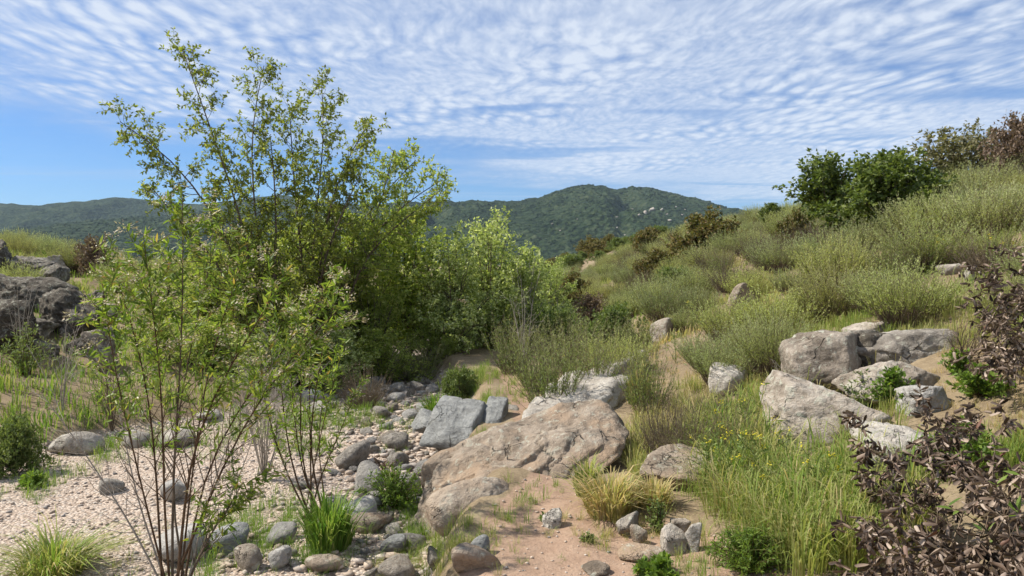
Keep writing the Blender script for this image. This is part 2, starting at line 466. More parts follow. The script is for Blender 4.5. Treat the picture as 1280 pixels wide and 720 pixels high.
def mountain(name, sil, yc, yf, seed, x0, x1, nx=460, ny=120):
    px = np.array([p for p, _ in sil], float); py = np.array([q for _, q in sil], float)
    xs = np.linspace(x0, x1, nx)
    t = np.concatenate([np.linspace(0, 1, ny), np.linspace(1.03, 1.5, 24)])
    X, T = np.meshgrid(xs, t, indexing='ij')
    Yc = yc + 60 * vnoise(xyz(X / 420., 3.3), seed)
    Y = yf + (Yc - yf) * T
    H = (330 - np.interp(640 + F * X / Yc, px, py)) / F * Yc + EYE
    prof = np.where(T < 1, np.sin(np.minimum(T, 1) * math.pi / 2) ** 1.25, 1 - .9 * sm(1, 1.6, T))
    gul = np.abs(vnoise(xyz(X / 170. + .6 * vnoise(xyz(X / 200, Y / 200), 4), Y / 420.), seed + 2))
    gul2 = np.abs(vnoise(xyz(X / 62., Y / 120.), seed + 3))
    env = np.clip(T * (1 - T) * 4, 0, 1) ** .8 * (T < 1)
    Z = H * prof * np.minimum(Y / Yc, 1) ** 1.15 + env * H * (.58 * np.minimum(gul - .62, 0) + .12 * np.minimum(gul2 - .6, 0)) - 12 * (1 - sm(0, .1, T))
    Z = Z + 3.0 * fbm(xyz(X / 14., Y / 14.), 3, seed + 5) * sm(0, .2, T)
    V = np.stack([X, Y, Z], -1).reshape(-1, 3)
    n2 = len(t)
    i, j = np.meshgrid(np.arange(nx - 1), np.arange(n2 - 1), indexing='ij')
    a = (i * n2 + j).ravel()
    o = obj(name, mesh(name, V, np.stack([a, a + n2, a + n2 + 1, a + 1], -1), M['mountain'], None, True))
    tag(o, kind='structure')
    return o, X, Y, Z
SIL_MAIN = [(-200, 300), (300, 262), (480, 254), (540, 252), (600, 251), (650, 251), (672, 248), (690, 241), (712, 235), (735, 232), (755, 234), (770, 236),
            (790, 233), (812, 235), (840, 242), (870, 250), (905, 262), (950, 276), (1000, 288), (1100, 305), (1500, 322)]
SIL_LEFT = [(-400, 262), (-100, 258), (0, 254), (30, 256), (70, 259), (92, 253), (125, 251), (152, 247), (190, 250), (250, 256), (300, 250), (350, 243), (385, 249), (450, 258), (600, 285), (800, 318), (1200, 329)]
MT, MX, MY, MZ = mountain('mountain', SIL_MAIN, 1500, 560, 3, -900, 1500)
LT, _, _, _ = mountain('mountain_ridge', SIL_LEFT, 2300, 1250, 17, -2600, 700, 330, 80)
# shrubs on the mountain: one rough skin of small bushes, too far off to count
def mountain_bushes(X, Y, Z, host, seed, n=9000):
    r = RS(seed)
    i = r.randint(0, X.shape[0] - 1, n); j = (r.rand(n) ** .6 * 120).astype(int).clip(8, 119)
    u, v = r.rand(n), r.rand(n)
    def bl(A): return (A[i, j] * (1 - u) + A[i + 1, j] * u) * (1 - v) + (A[i, j + 1] * (1 - u) + A[i + 1, j + 1] * u) * v
    c = np.stack([bl(X), bl(Y), bl(Z)], -1)
    t = np.array([[1, 0, 0], [-.5, .87, 0], [-.5, -.87, 0], [0, 0, 1], [.5, .8, .6], [-.9, 0, .55], [.5, -.8, .6]], float)
    f = np.array([[0, 4, 6], [4, 1, 5], [5, 2, 6], [4, 3, 6], [4, 5, 3], [5, 6, 3], [0, 1, 4], [1, 2, 5], [2, 0, 6]])
    s = r.uniform(.9, 2.3, (n, 1, 1)); a = r.rand(n) * 6.3
    R = np.zeros((n, 3, 3)); R[:, 0, 0] = np.cos(a); R[:, 0, 1] = -np.sin(a); R[:, 1, 0] = np.sin(a); R[:, 1, 1] = np.cos(a); R[:, 2, 2] = 1
    V = np.einsum('nij,kj->nki', R, t) * s + c[:, None]
    T = f[None] + (np.arange(n) * len(t))[:, None, None]
    o = obj('chaparral', mesh('chaparral', V.reshape(-1, 3), T.reshape(-1, 3), M['mountain']), host)
    o['kind'] = 'stuff'
mountain_bushes(MX, MY, MZ, MT, 5, 14000)

def mountain_rocks():
    r = RS(3); V = np.stack([MX, MY, MZ], -1)[:, 8:120].reshape(-1, 3)
    px = 640 + F * V[:, 0] / V[:, 1]; py = 330 - F * (V[:, 2] - EYE) / V[:, 1]
    spots = [(846, 258, 4), (790, 262, 4), (838, 276, 6), (850, 284, 5), (828, 288, 4), (770, 270, 4), (864, 274, 7), (874, 268, 5), (854, 268, 4), (760, 300, 4), (780, 292, 4), (690, 278, 4), (806, 266, 7), (816, 262, 9), (826, 262, 7), (800, 270, 5), (834, 268, 4), (722, 272, 4), (884, 284, 6), (892, 290, 8), (900, 284, 5), (880, 296, 5), (912, 282, 6), (896, 274, 4), (866, 290, 4), (740, 300, 4), (856, 262, 3), (772, 285, 3), (700, 290, 3), (920, 292, 5)]
    D, f = ico(3)
    for k, (a, b, w) in enumerate(spots):
        c = (px - a) ** 2 + (py - b) ** 2; near = np.nonzero(c < 6)[0]
        i = near[np.argmin(V[near, 1])] if len(near) else np.argmin(c)
        s = w * V[i, 1] / F * .45
        q, _ = rock_shape(1500 + k, (s, s * .8, s * .6), 10, 12, .4, .12, 0, 3)
        obj('rock_outcrop', mesh('rock_outcrop', q, f, M['outcrop'], None, True), MT, tuple(V[i] + np.array([0, 0, s * .2])), (r.normal() * .3, r.normal() * .3, r.rand() * 6))
# ------------------------------------------------------------------ rocks
_ico = {}
def ico(sub):
    if sub not in _ico:
        bm = bmesh.new(); bmesh.ops.create_icosphere(bm, subdivisions=sub, radius=1.0)
        bm.verts.ensure_lookup_table()
        v = np.array([q.co[:] for q in bm.verts]); f = np.array([[q.index for q in t.verts] for t in bm.faces]); bm.free()
        _ico[sub] = (v, f)
    return _ico[sub]

def rock_shape(seed, dims, p=8.0, nplanes=14, spread=.28, amp=.05, crack=.0, sub=4, planes=None, freq=1.6, fine=.35, strata=None):
    """a rounded many-sided block: p-norm of planes, then broken up with noise"""
    r = RS(seed); D, f = ico(sub)
    if planes is None:
        n = unit(r.normal(size=(nplanes, 3))); c = 1 - r.rand(nplanes) * spread
    else:
        n = unit(np.array([q[:3] for q in planes], float)); c = np.array([q[3] for q in planes], float)
    dn = np.maximum(D @ n.T, 0) / c[None]
    base = np.array([[1, 0, 0], [-1, 0, 0], [0, 1, 0], [0, -1, 0], [0, 0, 1], [0, 0, -1]], float)
    if planes is None: dn = np.concatenate([dn, np.maximum(D @ base.T, 0)], 1)
    rad = (dn ** p).sum(1) ** (-1 / p)
    V = D * rad[:, None]
    o = r.rand(3) * 50
    V = V * np.array(dims)[None]
    sc = float(np.cbrt(np.prod(dims)))
    q = V / sc
    d = amp * sc * (fbm(q * freq + o, 4, seed, .5) + fine * (.5 - 1.6 * np.abs(fbm(q * freq * 2.6 + o, 3, seed + 9, .55))) + .3 * fine * fbm(q * freq * 9 + o, 2, seed + 12, .6))
    if crack:
        w = vnoise(q * np.array([1.1, 1.1, 1.9]) + o + .35 * fbm(q * 3 + o, 2, seed + 3)[:, None], seed + 7)
        d = d - crack * sc * np.exp(-(w / .045) ** 2)
    if strata:
        sn, sf, sa = strata; ph = q @ unit(np.array(sn, float)) * sf + .9 * fbm(q * 1.1 + o, 3, seed + 4); fr = ph - np.floor(ph)
        d = d + sa * sc * (np.minimum(fr * 1.25, 1) * (1 - sm(.86, 1.0, fr)) - .5) * (.5 + .5 * vnoise(q * 1.3 + o, seed + 6))
    V = V + D * d[:, None]
    return V, f

mountain_rocks()
FOOT = []           # footprints (x, y, r) kept clear of plants
def add_rock(name, V, f, mat, loc, rot=(0, 0, 0), label=None, cat='boulder', group=None):
    o = obj(name, mesh(name, V, f, M[mat], None, True), None, loc, rot)
    tag(o, label, cat, group)
    w = (np.abs(V[:, :2]).max(0)).mean()
    FOOT.append((loc[0], loc[1], w * .85))
    return o

def rock_px(name, label, px, py, w, h, mat, seed, deep=.8, rot=0.0, tilt=(0, 0), group=None, cat='stone', p=8, amp=.05, crack=0.0, sub=4, sink=.3, spread=.28, planes=None, d=None, dz=0.0):
    """stone whose foot is seen at (px, py) and which looks w x h pixels big"""
    b = ground_at(px, py) if d is None else at(px, py, d)
    s = b[1] / F
    sx = w * s / 2; sz = h * s * .5 * (1 + sink); sy = sx * deep
    y = b[1] + sy * .75
    z0 = float(gz(b[0], y)) if d is None else b[2]
    V, f = rock_shape(seed, (sx, sy, sz), p if p < 9 else p * 2, 14 if p < 9 else 9, spread if p < 9 else spread + .15, amp, crack, sub, planes)
    zc = min(z0, b[2] + .1) + h * s - sz + dz
    return add_rock(name, V, f, mat, (b[0] * (y / b[1]) if d is None else b[0], y, zc), (tilt[0], tilt[1], rot), label, cat, group)

# the big sandstone outcrop beside the trail
BIG = [(0, 0, 1, .62), (.12, -.25, 1, .66), (-.5, -.1, .8, .75), (0, 0, -1, .8), (1, 0, 0, .98), (.7, .7, .1, .95), (0, 1, .1, .95), (-.7, .7, .1, 1.0), (-1, 0, .25, .98),
       (-.6, -.8, .35, .95), (0, -.8, -.7, .62), (.55, -.7, -.7, .58), (.9, -.3, .3, .92), (.3, -.6, .9, .8)]
V, f = rock_shape(71, (.94, .60, .26), 14, amp=.085, crack=.10, sub=6, planes=BIG, freq=1.3, fine=.35, strata=((.25, -.6, .75), 4.5, .06))
add_rock('boulder', V, f, 'tan_rock', (.17, 5.92, -.02), (math.radians(12), math.radians(-16), math.radians(27)), 'largest tan sandstone boulder, cracked slab with overhanging edge beside the dirt trail')
V, f = rock_shape(73, (.14, .95, .26), 8, amp=.05, crack=.03, sub=5, freq=1.4, strata=((.9, .1, .4), 3, .06))
add_rock('boulder', V, f, 'tan_rock', (-.16, 6.25, -.10), (math.radians(9), math.radians(-10), math.radians(-52)), 'long narrow tan rock rib along the creek side of the largest boulder')
V, f = rock_shape(79, (.35, .22, .24), 5, amp=.05, crack=.02, sub=5)
add_rock('boulder', V, f, 'tan_rock', (-.27, 5.04, -.04), (0, math.radians(-14), math.radians(28)), 'rounded tan stone with pale lichen rings in front of the largest boulder')
V, f = rock_shape(83, (.42, 1.15, .30), 12, amp=.10, crack=.06, sub=5, strata=((.5, -.2, .8), 4, .12))
add_rock('boulder', V, f, 'pale_rock', (.72, 8.0, -.02), (math.radians(7), math.radians(-10), math.radians(-28)), 'pale bedrock ledge rising behind the largest tan boulder')
V, f = rock_shape(84, (.4, .8, .24), 12, amp=.10, crack=.06, sub=5, strata=((.5, -.2, .8), 4, .12))
add_rock('boulder', V, f, 'pale_rock', (1.2, 9.6, .06), (math.radians(5), math.radians(-14), math.radians(-30)), 'pale bedrock ledge furthest up the bank behind the largest boulder')

# slate blocks standing in the creek
SL = [(0, 0, 1, .8), (0, 0, -1, .9), (1, 0, .1, .9), (-1, 0, .1, .9), (0, 1, 0, .9), (0, -.8, -.9, .55), (0, -1, .1, .95), (.2, -.6, .9, .95), (-.5, -.5, .8, .9)]
def slate(seed, dims, loc, rot, label, mat='slate_rock'):
    V, f = rock_shape(seed, dims, 16, amp=.05, crack=.05, sub=5, planes=SL, freq=1.5)
    add_rock('slate_block', V, f, mat, loc, tuple(math.radians(a) for a in rot), label)
slate(101, (.31, .44, .24), (-.60, 7.75, -.14), (18, 3, -12), 'broad grey slate block with a dark hollow under it in the creek')
slate(102, (.13, .42, .24), (-.21, 7.9, -.15), (18, 5, -8), 'narrow slate block leaning on the broad hollowed slate block')
slate(103, (.17, .22, .15), (-.92, 8.45, -.25), (10, 25, 25), 'tilted square slate chunk left behind beside the hollowed slate block')
slate(104, (.20, .40, .14), (-.08, 8.2, -.18), (10, 3, 5), 'flat pale slate slab between hollowed slate block and largest boulder', 'pale_rock')
V, f = rock_shape(111, (.40, .34, .30), 12, amp=.06, sub=4)  # added dark stone: props the slate and blocks light leaking into its hollow
add_rock('boulder', V, f, 'dark_rock', (-.52, 8.05, -.36), (0, 0, .2), 'dark stone added behind the hollowed slate block to prop it and darken the hollow')
slate(105, (.12, .14, .12), (-.26, 7.35, -.33), (10, 3, 25), 'small blue grey slate lump at the mouth of the hollow')
slate(106, (.10, .12, .10), (-.25, 7.1, -.36), (5, -8, 40), 'small angular slate lump nearer the trail than the hollow')

ROCKS = [
 # label, px, py_base, w, h, mat, kwargs
 ('smooth round pale grey boulder beside a leafy green plant in creek', 462, 624, 60, 45, 'grey_rock', dict(p=4, amp=.03, cat='boulder')),
 ('low rounded grey boulder between bright grass clump and creek stones', 450, 656, 60, 33, 'grey_rock', dict(p=5, amp=.03, cat='boulder')),
 ('light grey boulder behind stems of the tallest leafy shrub', 225, 708, 96, 42, 'grey_rock', dict(p=5, amp=.04, cat='boulder')),
 ('flat blue grey boulder lying next to tallest leafy shrub', 287, 692, 66, 32, 'slate_rock', dict(p=6, amp=.04, cat='boulder')),
 ('egg shaped warm grey stone with a pointed end near leafy shrub', 312, 716, 48, 36, 'brown_rock', dict(p=5, amp=.03)),
 ('small grey stone in grass between two leafy shrubs', 348, 714, 30, 28, 'grey_rock', dict(p=7)),
 ('flat tan stone half buried at foot of bright grass clump', 398, 720, 58, 20, 'tan_rock', dict(p=5)),
 ('upright grey blue rounded stone at the trail edge', 600, 698, 36, 27, 'slate_rock', dict(p=5, amp=.03)),
 ('reddish tan angular stone at the trail edge beneath grey blue stone', 598, 719, 58, 27, 'tan_rock', dict(p=14, spread=.4)),
 ('dark wedge of slate in yellow green grass', 543, 713, 34, 24, 'dark_rock', dict(p=16, spread=.4)),
 ('smooth flat blue grey stone on fine gravel', 490, 696, 36, 21, 'slate_rock', dict(p=6)),
 ('long low pale boulder at edge of gravel flat', 98, 570, 80, 30, 'pale_rock', dict(p=6, cat='boulder', deep=.5)),
 ('bright white grey boulder beside long low pale boulder', 170, 560, 42, 22, 'pale_rock', dict(p=6)),
 ('blocky white grey boulder at back of gravel flat', 222, 560, 56, 22, 'pale_rock', dict(p=8)),
 ('pale flat stone sitting in grass behind the gravel flat', 262, 528, 34, 10, 'pale_rock', dict(p=6)),
 ('mid grey stone standing alone on gravel flat', 215, 628, 44, 26, 'grey_rock', dict(p=6)),
 ('small tan angular stone in dry yellow grass', 782, 672, 28, 30, 'pale_rock', dict(p=16, spread=.45)),
 ('squat tan stone beside dry yellow grass', 800, 682, 24, 24, 'tan_rock', dict(p=12, spread=.4)),
 ('grey tan rounded block at edge of sandy pocket', 841, 694, 46, 32, 'brown_rock', dict(p=10, spread=.3)),
 ('upright pale wedge stone beside grey tan block', 868, 690, 26, 34, 'pale_rock', dict(p=16, spread=.45)),
 ('flat brown stone behind grey tan block', 852, 672, 34, 20, 'brown_rock', dict(p=10)),
 ('lone small pale stone on the sand below yellow grass', 692, 660, 27, 22, 'pale_rock', dict(p=14, spread=.4)),
 ('tan buried stone flush with the trail sand', 745, 720, 50, 10, 'tan_rock', dict(p=6)),
 ('low wide sandy rock at the end of trail', 800, 704, 70, 14, 'tan_rock', dict(p=7)),
 ('low tan rock under the dry bush with lichen on top', 842, 614, 100, 46, 'tan_rock', dict(p=9, cat='boulder', crack=.05, sub=5)),
 # hillside rocks
 ('tan leaning rock with pale cap alone high on grassy hillside', 922, 392, 44, 34, 'tan_rock', dict(p=9, tilt=(0, -.5), deep=.5, cat='boulder', sub=5)),
 ('grey brown pointed rock at lower edge of bare hillside', 825, 428, 34, 32, 'brown_rock', dict(p=8, cat='boulder', sub=5)),
 ('rounded lichened grey boulder under sagebrush beside hillside outcrop', 912, 492, 60, 37, 'pale_rock', dict(p=6, cat='boulder', sub=5)),
 ('pale stone showing in bushes above hillside outcrop', 1190, 345, 40, 14, 'pale_rock', dict(p=7)),
 ('second pale stone above hillside outcrop near dead brown leaves', 1212, 352, 22, 20, 'pale_rock', dict(p=7)),
 ('small pale rock on far hillside', 848, 352, 16, 7, 'pale_rock', dict(p=7)),
]
for k, (lab, px, py, w, h, mt, kw) in enumerate(ROCKS):
    kw = dict(kw); kw.setdefault('rot', (k * 1.7) % 3.1 - 1.5)
    if abs(kw['rot']) > .5 and kw.get('deep', .8) < .7: kw['rot'] = .2
    nm = kw.get('cat', 'stone')
    rock_px(nm, lab, px, py, w, h, mt, 200 + k, **kw)

# outcrop of blocks on the hillside
def block(seed, px, py, d, dims, rot, label, mat='brown_rock', p=12, crack=.05, planes=None, amp=.06):
    V, f = rock_shape(seed, dims, p * 2.2, 11, .5, amp, crack, 5, planes, 1.5, .6, ((.3, .2, .9), 2.6, .07))
    g = ground_at(px, py + .75 * dims[2] / d * F)          # foot of the block on the slope
    return add_rock('boulder', V, f, mat, tuple(at(px, py, g[1] + dims[1] * .4)), tuple(math.radians(a) for a in rot), label)
ANG = [(-.35, -.8, .35, .72), (.75, -.65, .15, .62), (0, .1, 1, .82), (-.55, 0, .85, .8), (0, 1, .2, .9), (1, .3, 0, .8), (-1, .2, -.15, .85), (0, 0, -1, .9), (-.1, -.75, -.6, .8)]
block(301, 1034, 458, 7.75, (.40, .36, .36), (0, 0, 5), 'tall angular tan grey boulder in the hillside outcrop', 'brown_rock', 22, .03, ANG, .045)
block(302, 1016, 520, 7.05, (.52, .38, .28), (10, 2, -4), 'long lichened slab at the foot of the hillside outcrop', 'brown_rock', 11)
block(303, 1116, 478, 7.55, (.42, .38, .27), (4, 4, -6), 'overhanging pale topped boulder in the hillside outcrop beside tall angular one', 'brown_rock', 10)
block(304, 1130, 436, 8.35, (.46, .36, .20), (4, 5, -8), 'flat pale block on top of the overhanging outcrop boulder', 'pale_rock', 12)
block(305, 1070, 428, 8.5, (.30, .28, .16), (0, 6, 12), 'low flat slab behind the tall angular outcrop boulder', 'pale_rock', 10)
block(306, 1086, 412, 9.0, (.20, .22, .11), (0, 0, 20), 'small top slab of the hillside outcrop under sagebrush', 'brown_rock', 9)
block(307, 1158, 498, 7.2, (.19, .22, .17), (0, 0, 0), 'smooth grey rock at the base of the outcrop beside dead leaves', 'grey_rock', 7, .0)
block(308, 1078, 448, 8.3, (.18, .24, .22), (0, 0, 30), 'small dark block wedged behind the tall angular outcrop boulder', 'dark_rock', 10)
block(309, 1120, 556, 5.6, (.30, .30, .16), (0, 10, 0), 'pale rock half hidden under fallen dead leaves', 'pale_rock', 8)

# dark outcrop on the far bank
LEFT = [
 (401, 24, 366, 12.6, (.80, .6, .34), (8, 22, 5), 'dark slanting slab roofing the hollow of the bank outcrop', 'dark_rock', 12),
 (402, 88, 392, 12.3, (.62, .5, .45), (0, 14, -10), 'large pitted grey boulder at the centre of the bank outcrop', 'dark_rock', 9),
 (403, 46, 336, 14.5, (.5, .5, .28), (0, 10, 0), 'upper grey block of the bank outcrop below the green hill', 'dark_rock', 10),
 (404, -2, 322, 14.0, (.32, .5, .46), (0, 6, 0), 'upright dark rock at the top of the bank outcrop', 'dark_rock', 8),
 (405, 64, 346, 13.8, (.34, .4, .30), (0, 30, 20), 'small jagged block beside the upper grey block of bank outcrop', 'dark_rock', 12),
 (406, 8, 412, 12.1, (.6, .5, .42), (0, 0, 12), 'deep shaded rock under the slanting slab of bank outcrop', 'dark_rock', 10),
 (407, 54, 436, 11.4, (.24, .24, .17), (0, 0, 10), 'small square grey rock in front of bank outcrop', 'dark_rock', 10),
 (408, 112, 432, 11.6, (.22, .24, .2), (0, 20, 0), 'small grey rock right below the pitted boulder', 'dark_rock', 10),
 (409, 128, 440, 11.0, (.15, .2, .34), (0, -12, 0), 'pointed brown grey rock beside dead twigs of the far bank', 'brown_rock', 8),
 (410, 118, 378, 12.6, (.28, .3, .24), (0, -20, 0), 'rounded block leaning on the pitted boulder', 'dark_rock', 8),
 (411, 45, 408, 11.9, (.34, .3, .2), (0, 0, -15), 'rounded grey rock below pitted boulder with yellow plants before it', 'dark_rock', 7),
]
LEFT += [
 (412, 70, 372, 12.0, (.26, .3, .22), (20, 30, 0), 'jagged wedge resting on the pitted boulder of bank outcrop', 'dark_rock', 12),
 (413, 28, 392, 11.9, (.22, .3, .26), (0, -30, 20), 'split upright shard under the slanting slab', 'dark_rock', 14),
 (414, 98, 412, 11.6, (.30, .3, .2), (10, 20, 40), 'broken angular block at foot of the pitted boulder', 'brown_rock', 14),
 (415, 66, 330, 14.2, (.28, .3, .26), (0, -25, 30), 'pale edged jagged block near the hill grass of bank outcrop', 'brown_rock', 14),
 (416, 122, 400, 12.2, (.20, .3, .28), (0, 25, 0), 'narrow tilted shard at the end of bank outcrop', 'brown_rock', 14),
]
for s, px, py, d, dm, rt, lab, mt, p in LEFT:
    block(s, px, py, d, dm, rt, lab, mt, p, .09, None, .12)

# cobbles of the creek: the largest are single stones, the rest is gravel
def nearest(x, y, marks):
    return min(marks, key=lambda m: (m[1] - x) ** 2 + (m[2] - y) ** 2)[0]
CREEK_MARKS = [(n,) + tuple(ground_at(px, py)[:2]) for n, px, py in [
    ('beside the smooth round pale boulder', 462, 620), ('around the low rounded grey boulder', 450, 652), ('by the hollowed slate block', 560, 575), ('along the narrow tan rock rib', 570, 620),
    ('near the smooth flat blue grey stone', 490, 694), ('behind the vivid green grass clump', 400, 620), ('by the reddish angular stone', 580, 712), ('upstream of the slate blocks', 500, 535),
    ('in the stony channel under the willows', 480, 500), ('next to the mid grey stone on the gravel flat', 230, 620), ('in front of the long low pale boulder', 120, 580), ('near the egg shaped stone', 330, 712), ('below the driftwood lump', 480, 592), ('at the channel mouth of the thicket', 470, 485)]]
def creek_stones():
    r = RS(9)
    var = []
    for k in range(10):
        V, f = rock_shape(500 + k, (1, r.uniform(.65, .95), r.uniform(.4, .7)), r.choice([4, 5, 7, 11]), 12, .35, .05, 0, 3)
        var.append((V, f))
    mats = ['grey_rock', 'pale_rock', 'tan_rock', 'grey_rock', 'brown_rock', 'grey_rock', 'pale_rock']
    shared = {}
    def put(x, y, s, k, mt, sink=.3):
        key = (k, mt)
        if key not in shared: shared[key] = mesh('cobble', *var[k], M[mt], None, True)
        names = {'grey_rock': 'grey', 'pale_rock': 'pale', 'tan_rock': 'tan', 'slate_rock': 'blue grey', 'brown_rock': 'brown'}
        o = obj('cobble', shared[key], None, (x, y, float(gz(x, y)) + s * .5 * (1 - sink) * .8), (r.uniform(-.2, .2), r.uniform(-.2, .2), r.uniform(0, 6.3)), s)
        w = '%s %s cobble %s' % ('larger' if s > .085 else 'medium' if s > .05 else 'small', names[mt], nearest(x, y, CREEK_MARKS))
        tag(o, w, 'cobble', w.replace(' cobble ', ' cobbles '))
        FOOT.append((x, y, s * .8))
    n = 0
    for _ in range(40000):
        if n >= 285: break
        y = 4.1 + 11.5 * r.rand() ** 1.2
        L, R = creek_l(y), creek_r(y)
        x = r.uniform(max(L + .3, -5), R + .1)
        # the stony channel hugs the trail side; the flat on the other side is finer
        ch = math.exp(-((x - (R - .75)) / (.6 if y < 9 else 1.0)) ** 2)
        if r.rand() > .02 + .98 * ch: continue
        s = .045 + .19 * r.rand() ** 2.6
        if any((x - a) ** 2 + (y - b) ** 2 < (c + s * .6) ** 2 for a, b, c in FOOT): continue
        if land(x, y)[2] < .75: continue
        put(x, y, s, r.randint(10), mats[r.randint(7)] if r.rand() < .8 else 'pale_rock'); n += 1
    # gravel
    pv, pf = [], []
    for k in range(6): pv.append(rock_shape(600 + k, (1, r.uniform(.6, .9), r.uniform(.4, .65)), 6, 10, .35, .05, 0, 1)); pf = pv[0][1]
    PV, PT, TI = [], [], []; off = 0
    N_ = 12500
    y = 3.8 + 9.0 * r.rand(N_) ** 1.35; x = creek_l(y) + (creek_r(y) + .25 - creek_l(y)) * r.rand(N_)
    keep = (land(x, y)[2] > .45) & (x > -6) & (np.abs(x) < y * .75)
    x, y = x[keep], y[keep]; z = gz(x, y)
    s = .007 + .024 * r.rand(len(x)) ** 3.0; s = s * (1 + 1.3 * np.exp(-((x - creek_r(y) + .8) / .8) ** 2))
    for k in range(6):
        m = np.arange(len(x)) % 6 == k
        a = r.rand(m.sum()) * 6.3; c, sn = np.cos(a), np.sin(a)
        R_ = np.zeros((m.sum(), 3, 3)); R_[:, 0, 0] = c; R_[:, 0, 1] = -sn; R_[:, 1, 0] = sn; R_[:, 1, 1] = c; R_[:, 2, 2] = 1
        V = np.einsum('nij,kj->nki', R_, pv[k][0]) * s[m][:, None, None] + np.stack([x[m], y[m], z[m] + s[m] * .25], -1)[:, None]
        nv = pv[k][0].shape[0]
        PT.append((pf[None] + (np.arange(m.sum()) * nv)[:, None, None]).reshape(-1, 3) + off); off += m.sum() * nv
        PV.append(V.reshape(-1, 3)); TI.append(np.repeat(r.rand(m.sum()), nv))
    # grit strewn over the trail
    n = 1500; y2 = 3.6 + 2.6 * r.rand(n) ** 1.3; x2 = -.4 + 1.9 * r.rand(n); k2 = land(x2, y2)[1] > .4; x2, y2 = x2[k2], y2[k2]
    s2 = .003 + .016 * r.rand(len(x2)) ** 5; a2 = r.rand(len(x2)) * 6.3
    R2 = np.zeros((len(x2), 3, 3)); R2[:, 0, 0] = np.cos(a2); R2[:, 0, 1] = -np.sin(a2); R2[:, 1, 0] = np.sin(a2); R2[:, 1, 1] = np.cos(a2); R2[:, 2, 2] = 1
    V2 = np.einsum('nij,kj->nki', R2, pv[1][0]) * s2[:, None, None] + np.stack([x2, y2, gz(x2, y2) + s2 * .2], -1)[:, None]
    T2 = (pf[None] + (np.arange(len(x2)) * pv[1][0].shape[0])[:, None, None]).reshape(-1, 3)
    mt = direct_material('gravel', [(0, (.28, .225, .18)), (.25, (.42, .335, .26)), (.5, (.50, .405, .32)), (.7, (.31, .28, .25)), (.85, (.52, .44, .37)), (1, (.18, .17, .16))], 0.0, .9)
    o = obj('gravel', mesh('gravel', np.concatenate(PV), np.concatenate(PT), mt, {'tint': np.concatenate(TI)}, True))
    o2 = obj('grit', mesh('grit', V2.reshape(-1, 3), T2, mt, {'tint': np.repeat(r.rand(len(x2)), pv[1][0].shape[0])}, True)); tag(o2, 'scattered grit lying on the sandy trail', 'grit', None, 'stuff')
    tag(o, 'fine pinkish gravel covering the dry creek bed', 'gravel', None, 'stuff')
creek_stones()

# ------------------------------------------------------------------ plants: building blocks
def tubes(paths, sides=5):
    """paths: list of (points (n,3), radii (n,)) -> verts, quads"""
    by = {}
    for p, r in paths: by.setdefault(len(p), []).append((p, r))
    VV, QQ, off = [], [], 0
    ang = np.arange(sides) / sides * 2 * math.pi
    for n, lst in by.items():
        P = np.stack([a for a, _ in lst]); R = np.stack([b for _, b in lst])
        T = np.gradient(P, axis=1); T = unit(T)
        ref = np.where(np.abs(T[:, :1, 2:3]) > .9, np.array([1., 0, 0]), np.array([0, 0, 1.]))
        U = unit(np.cross(T, np.broadcast_to(ref, T.shape))); W = np.cross(T, U)
        ring = P[:, :, None] + R[:, :, None, None] * (np.cos(ang)[None, None, :, None] * U[:, :, None] + np.sin(ang)[None, None, :, None] * W[:, :, None])
        K = len(lst)
        base = (np.arange(K) * n * sides)[:, None, None] + (np.arange(n - 1) * sides)[None, :, None] + np.arange(sides)[None, None, :]
        nxt = (np.arange(K) * n * sides)[:, None, None] + (np.arange(n - 1) * sides)[None, :, None] + ((np.arange(sides) + 1) % sides)[None, None, :]
        q = np.stack([base, nxt, nxt + sides, base + sides], -1).reshape(-1, 4) + off
        VV.append(ring.reshape(-1, 3)); QQ.append(q); off += K * n * sides
    return np.concatenate(VV), np.concatenate(QQ)

def resample(pts, n):
    pts = np.asarray(pts, float)
    s = np.concatenate([[0], np.cumsum(np.linalg.norm(np.diff(pts, axis=0), axis=1))])
    # Catmull-Rom style smoothing by dense cubic through chord parameters
    t = np.linspace(0, s[-1], n)
    out = np.stack([np.interp(t, s, pts[:, k]) for k in range(3)], -1)
    for _ in range(3):
        out[1:-1] = .25 * out[:-2] + .5 * out[1:-1] + .25 * out[2:]
    return out

def wander(r, p0, d0, L, n, wob, up):
    d = unit(d0); p = np.array(p0, float); out = [p.copy()]
    for k in range(n - 1):
        d = unit(d + r.normal(size=3) * wob + np.array([0, 0, up]))
        p = p + d * (L / (n - 1)); out.append(p.copy())
    return np.array(out)

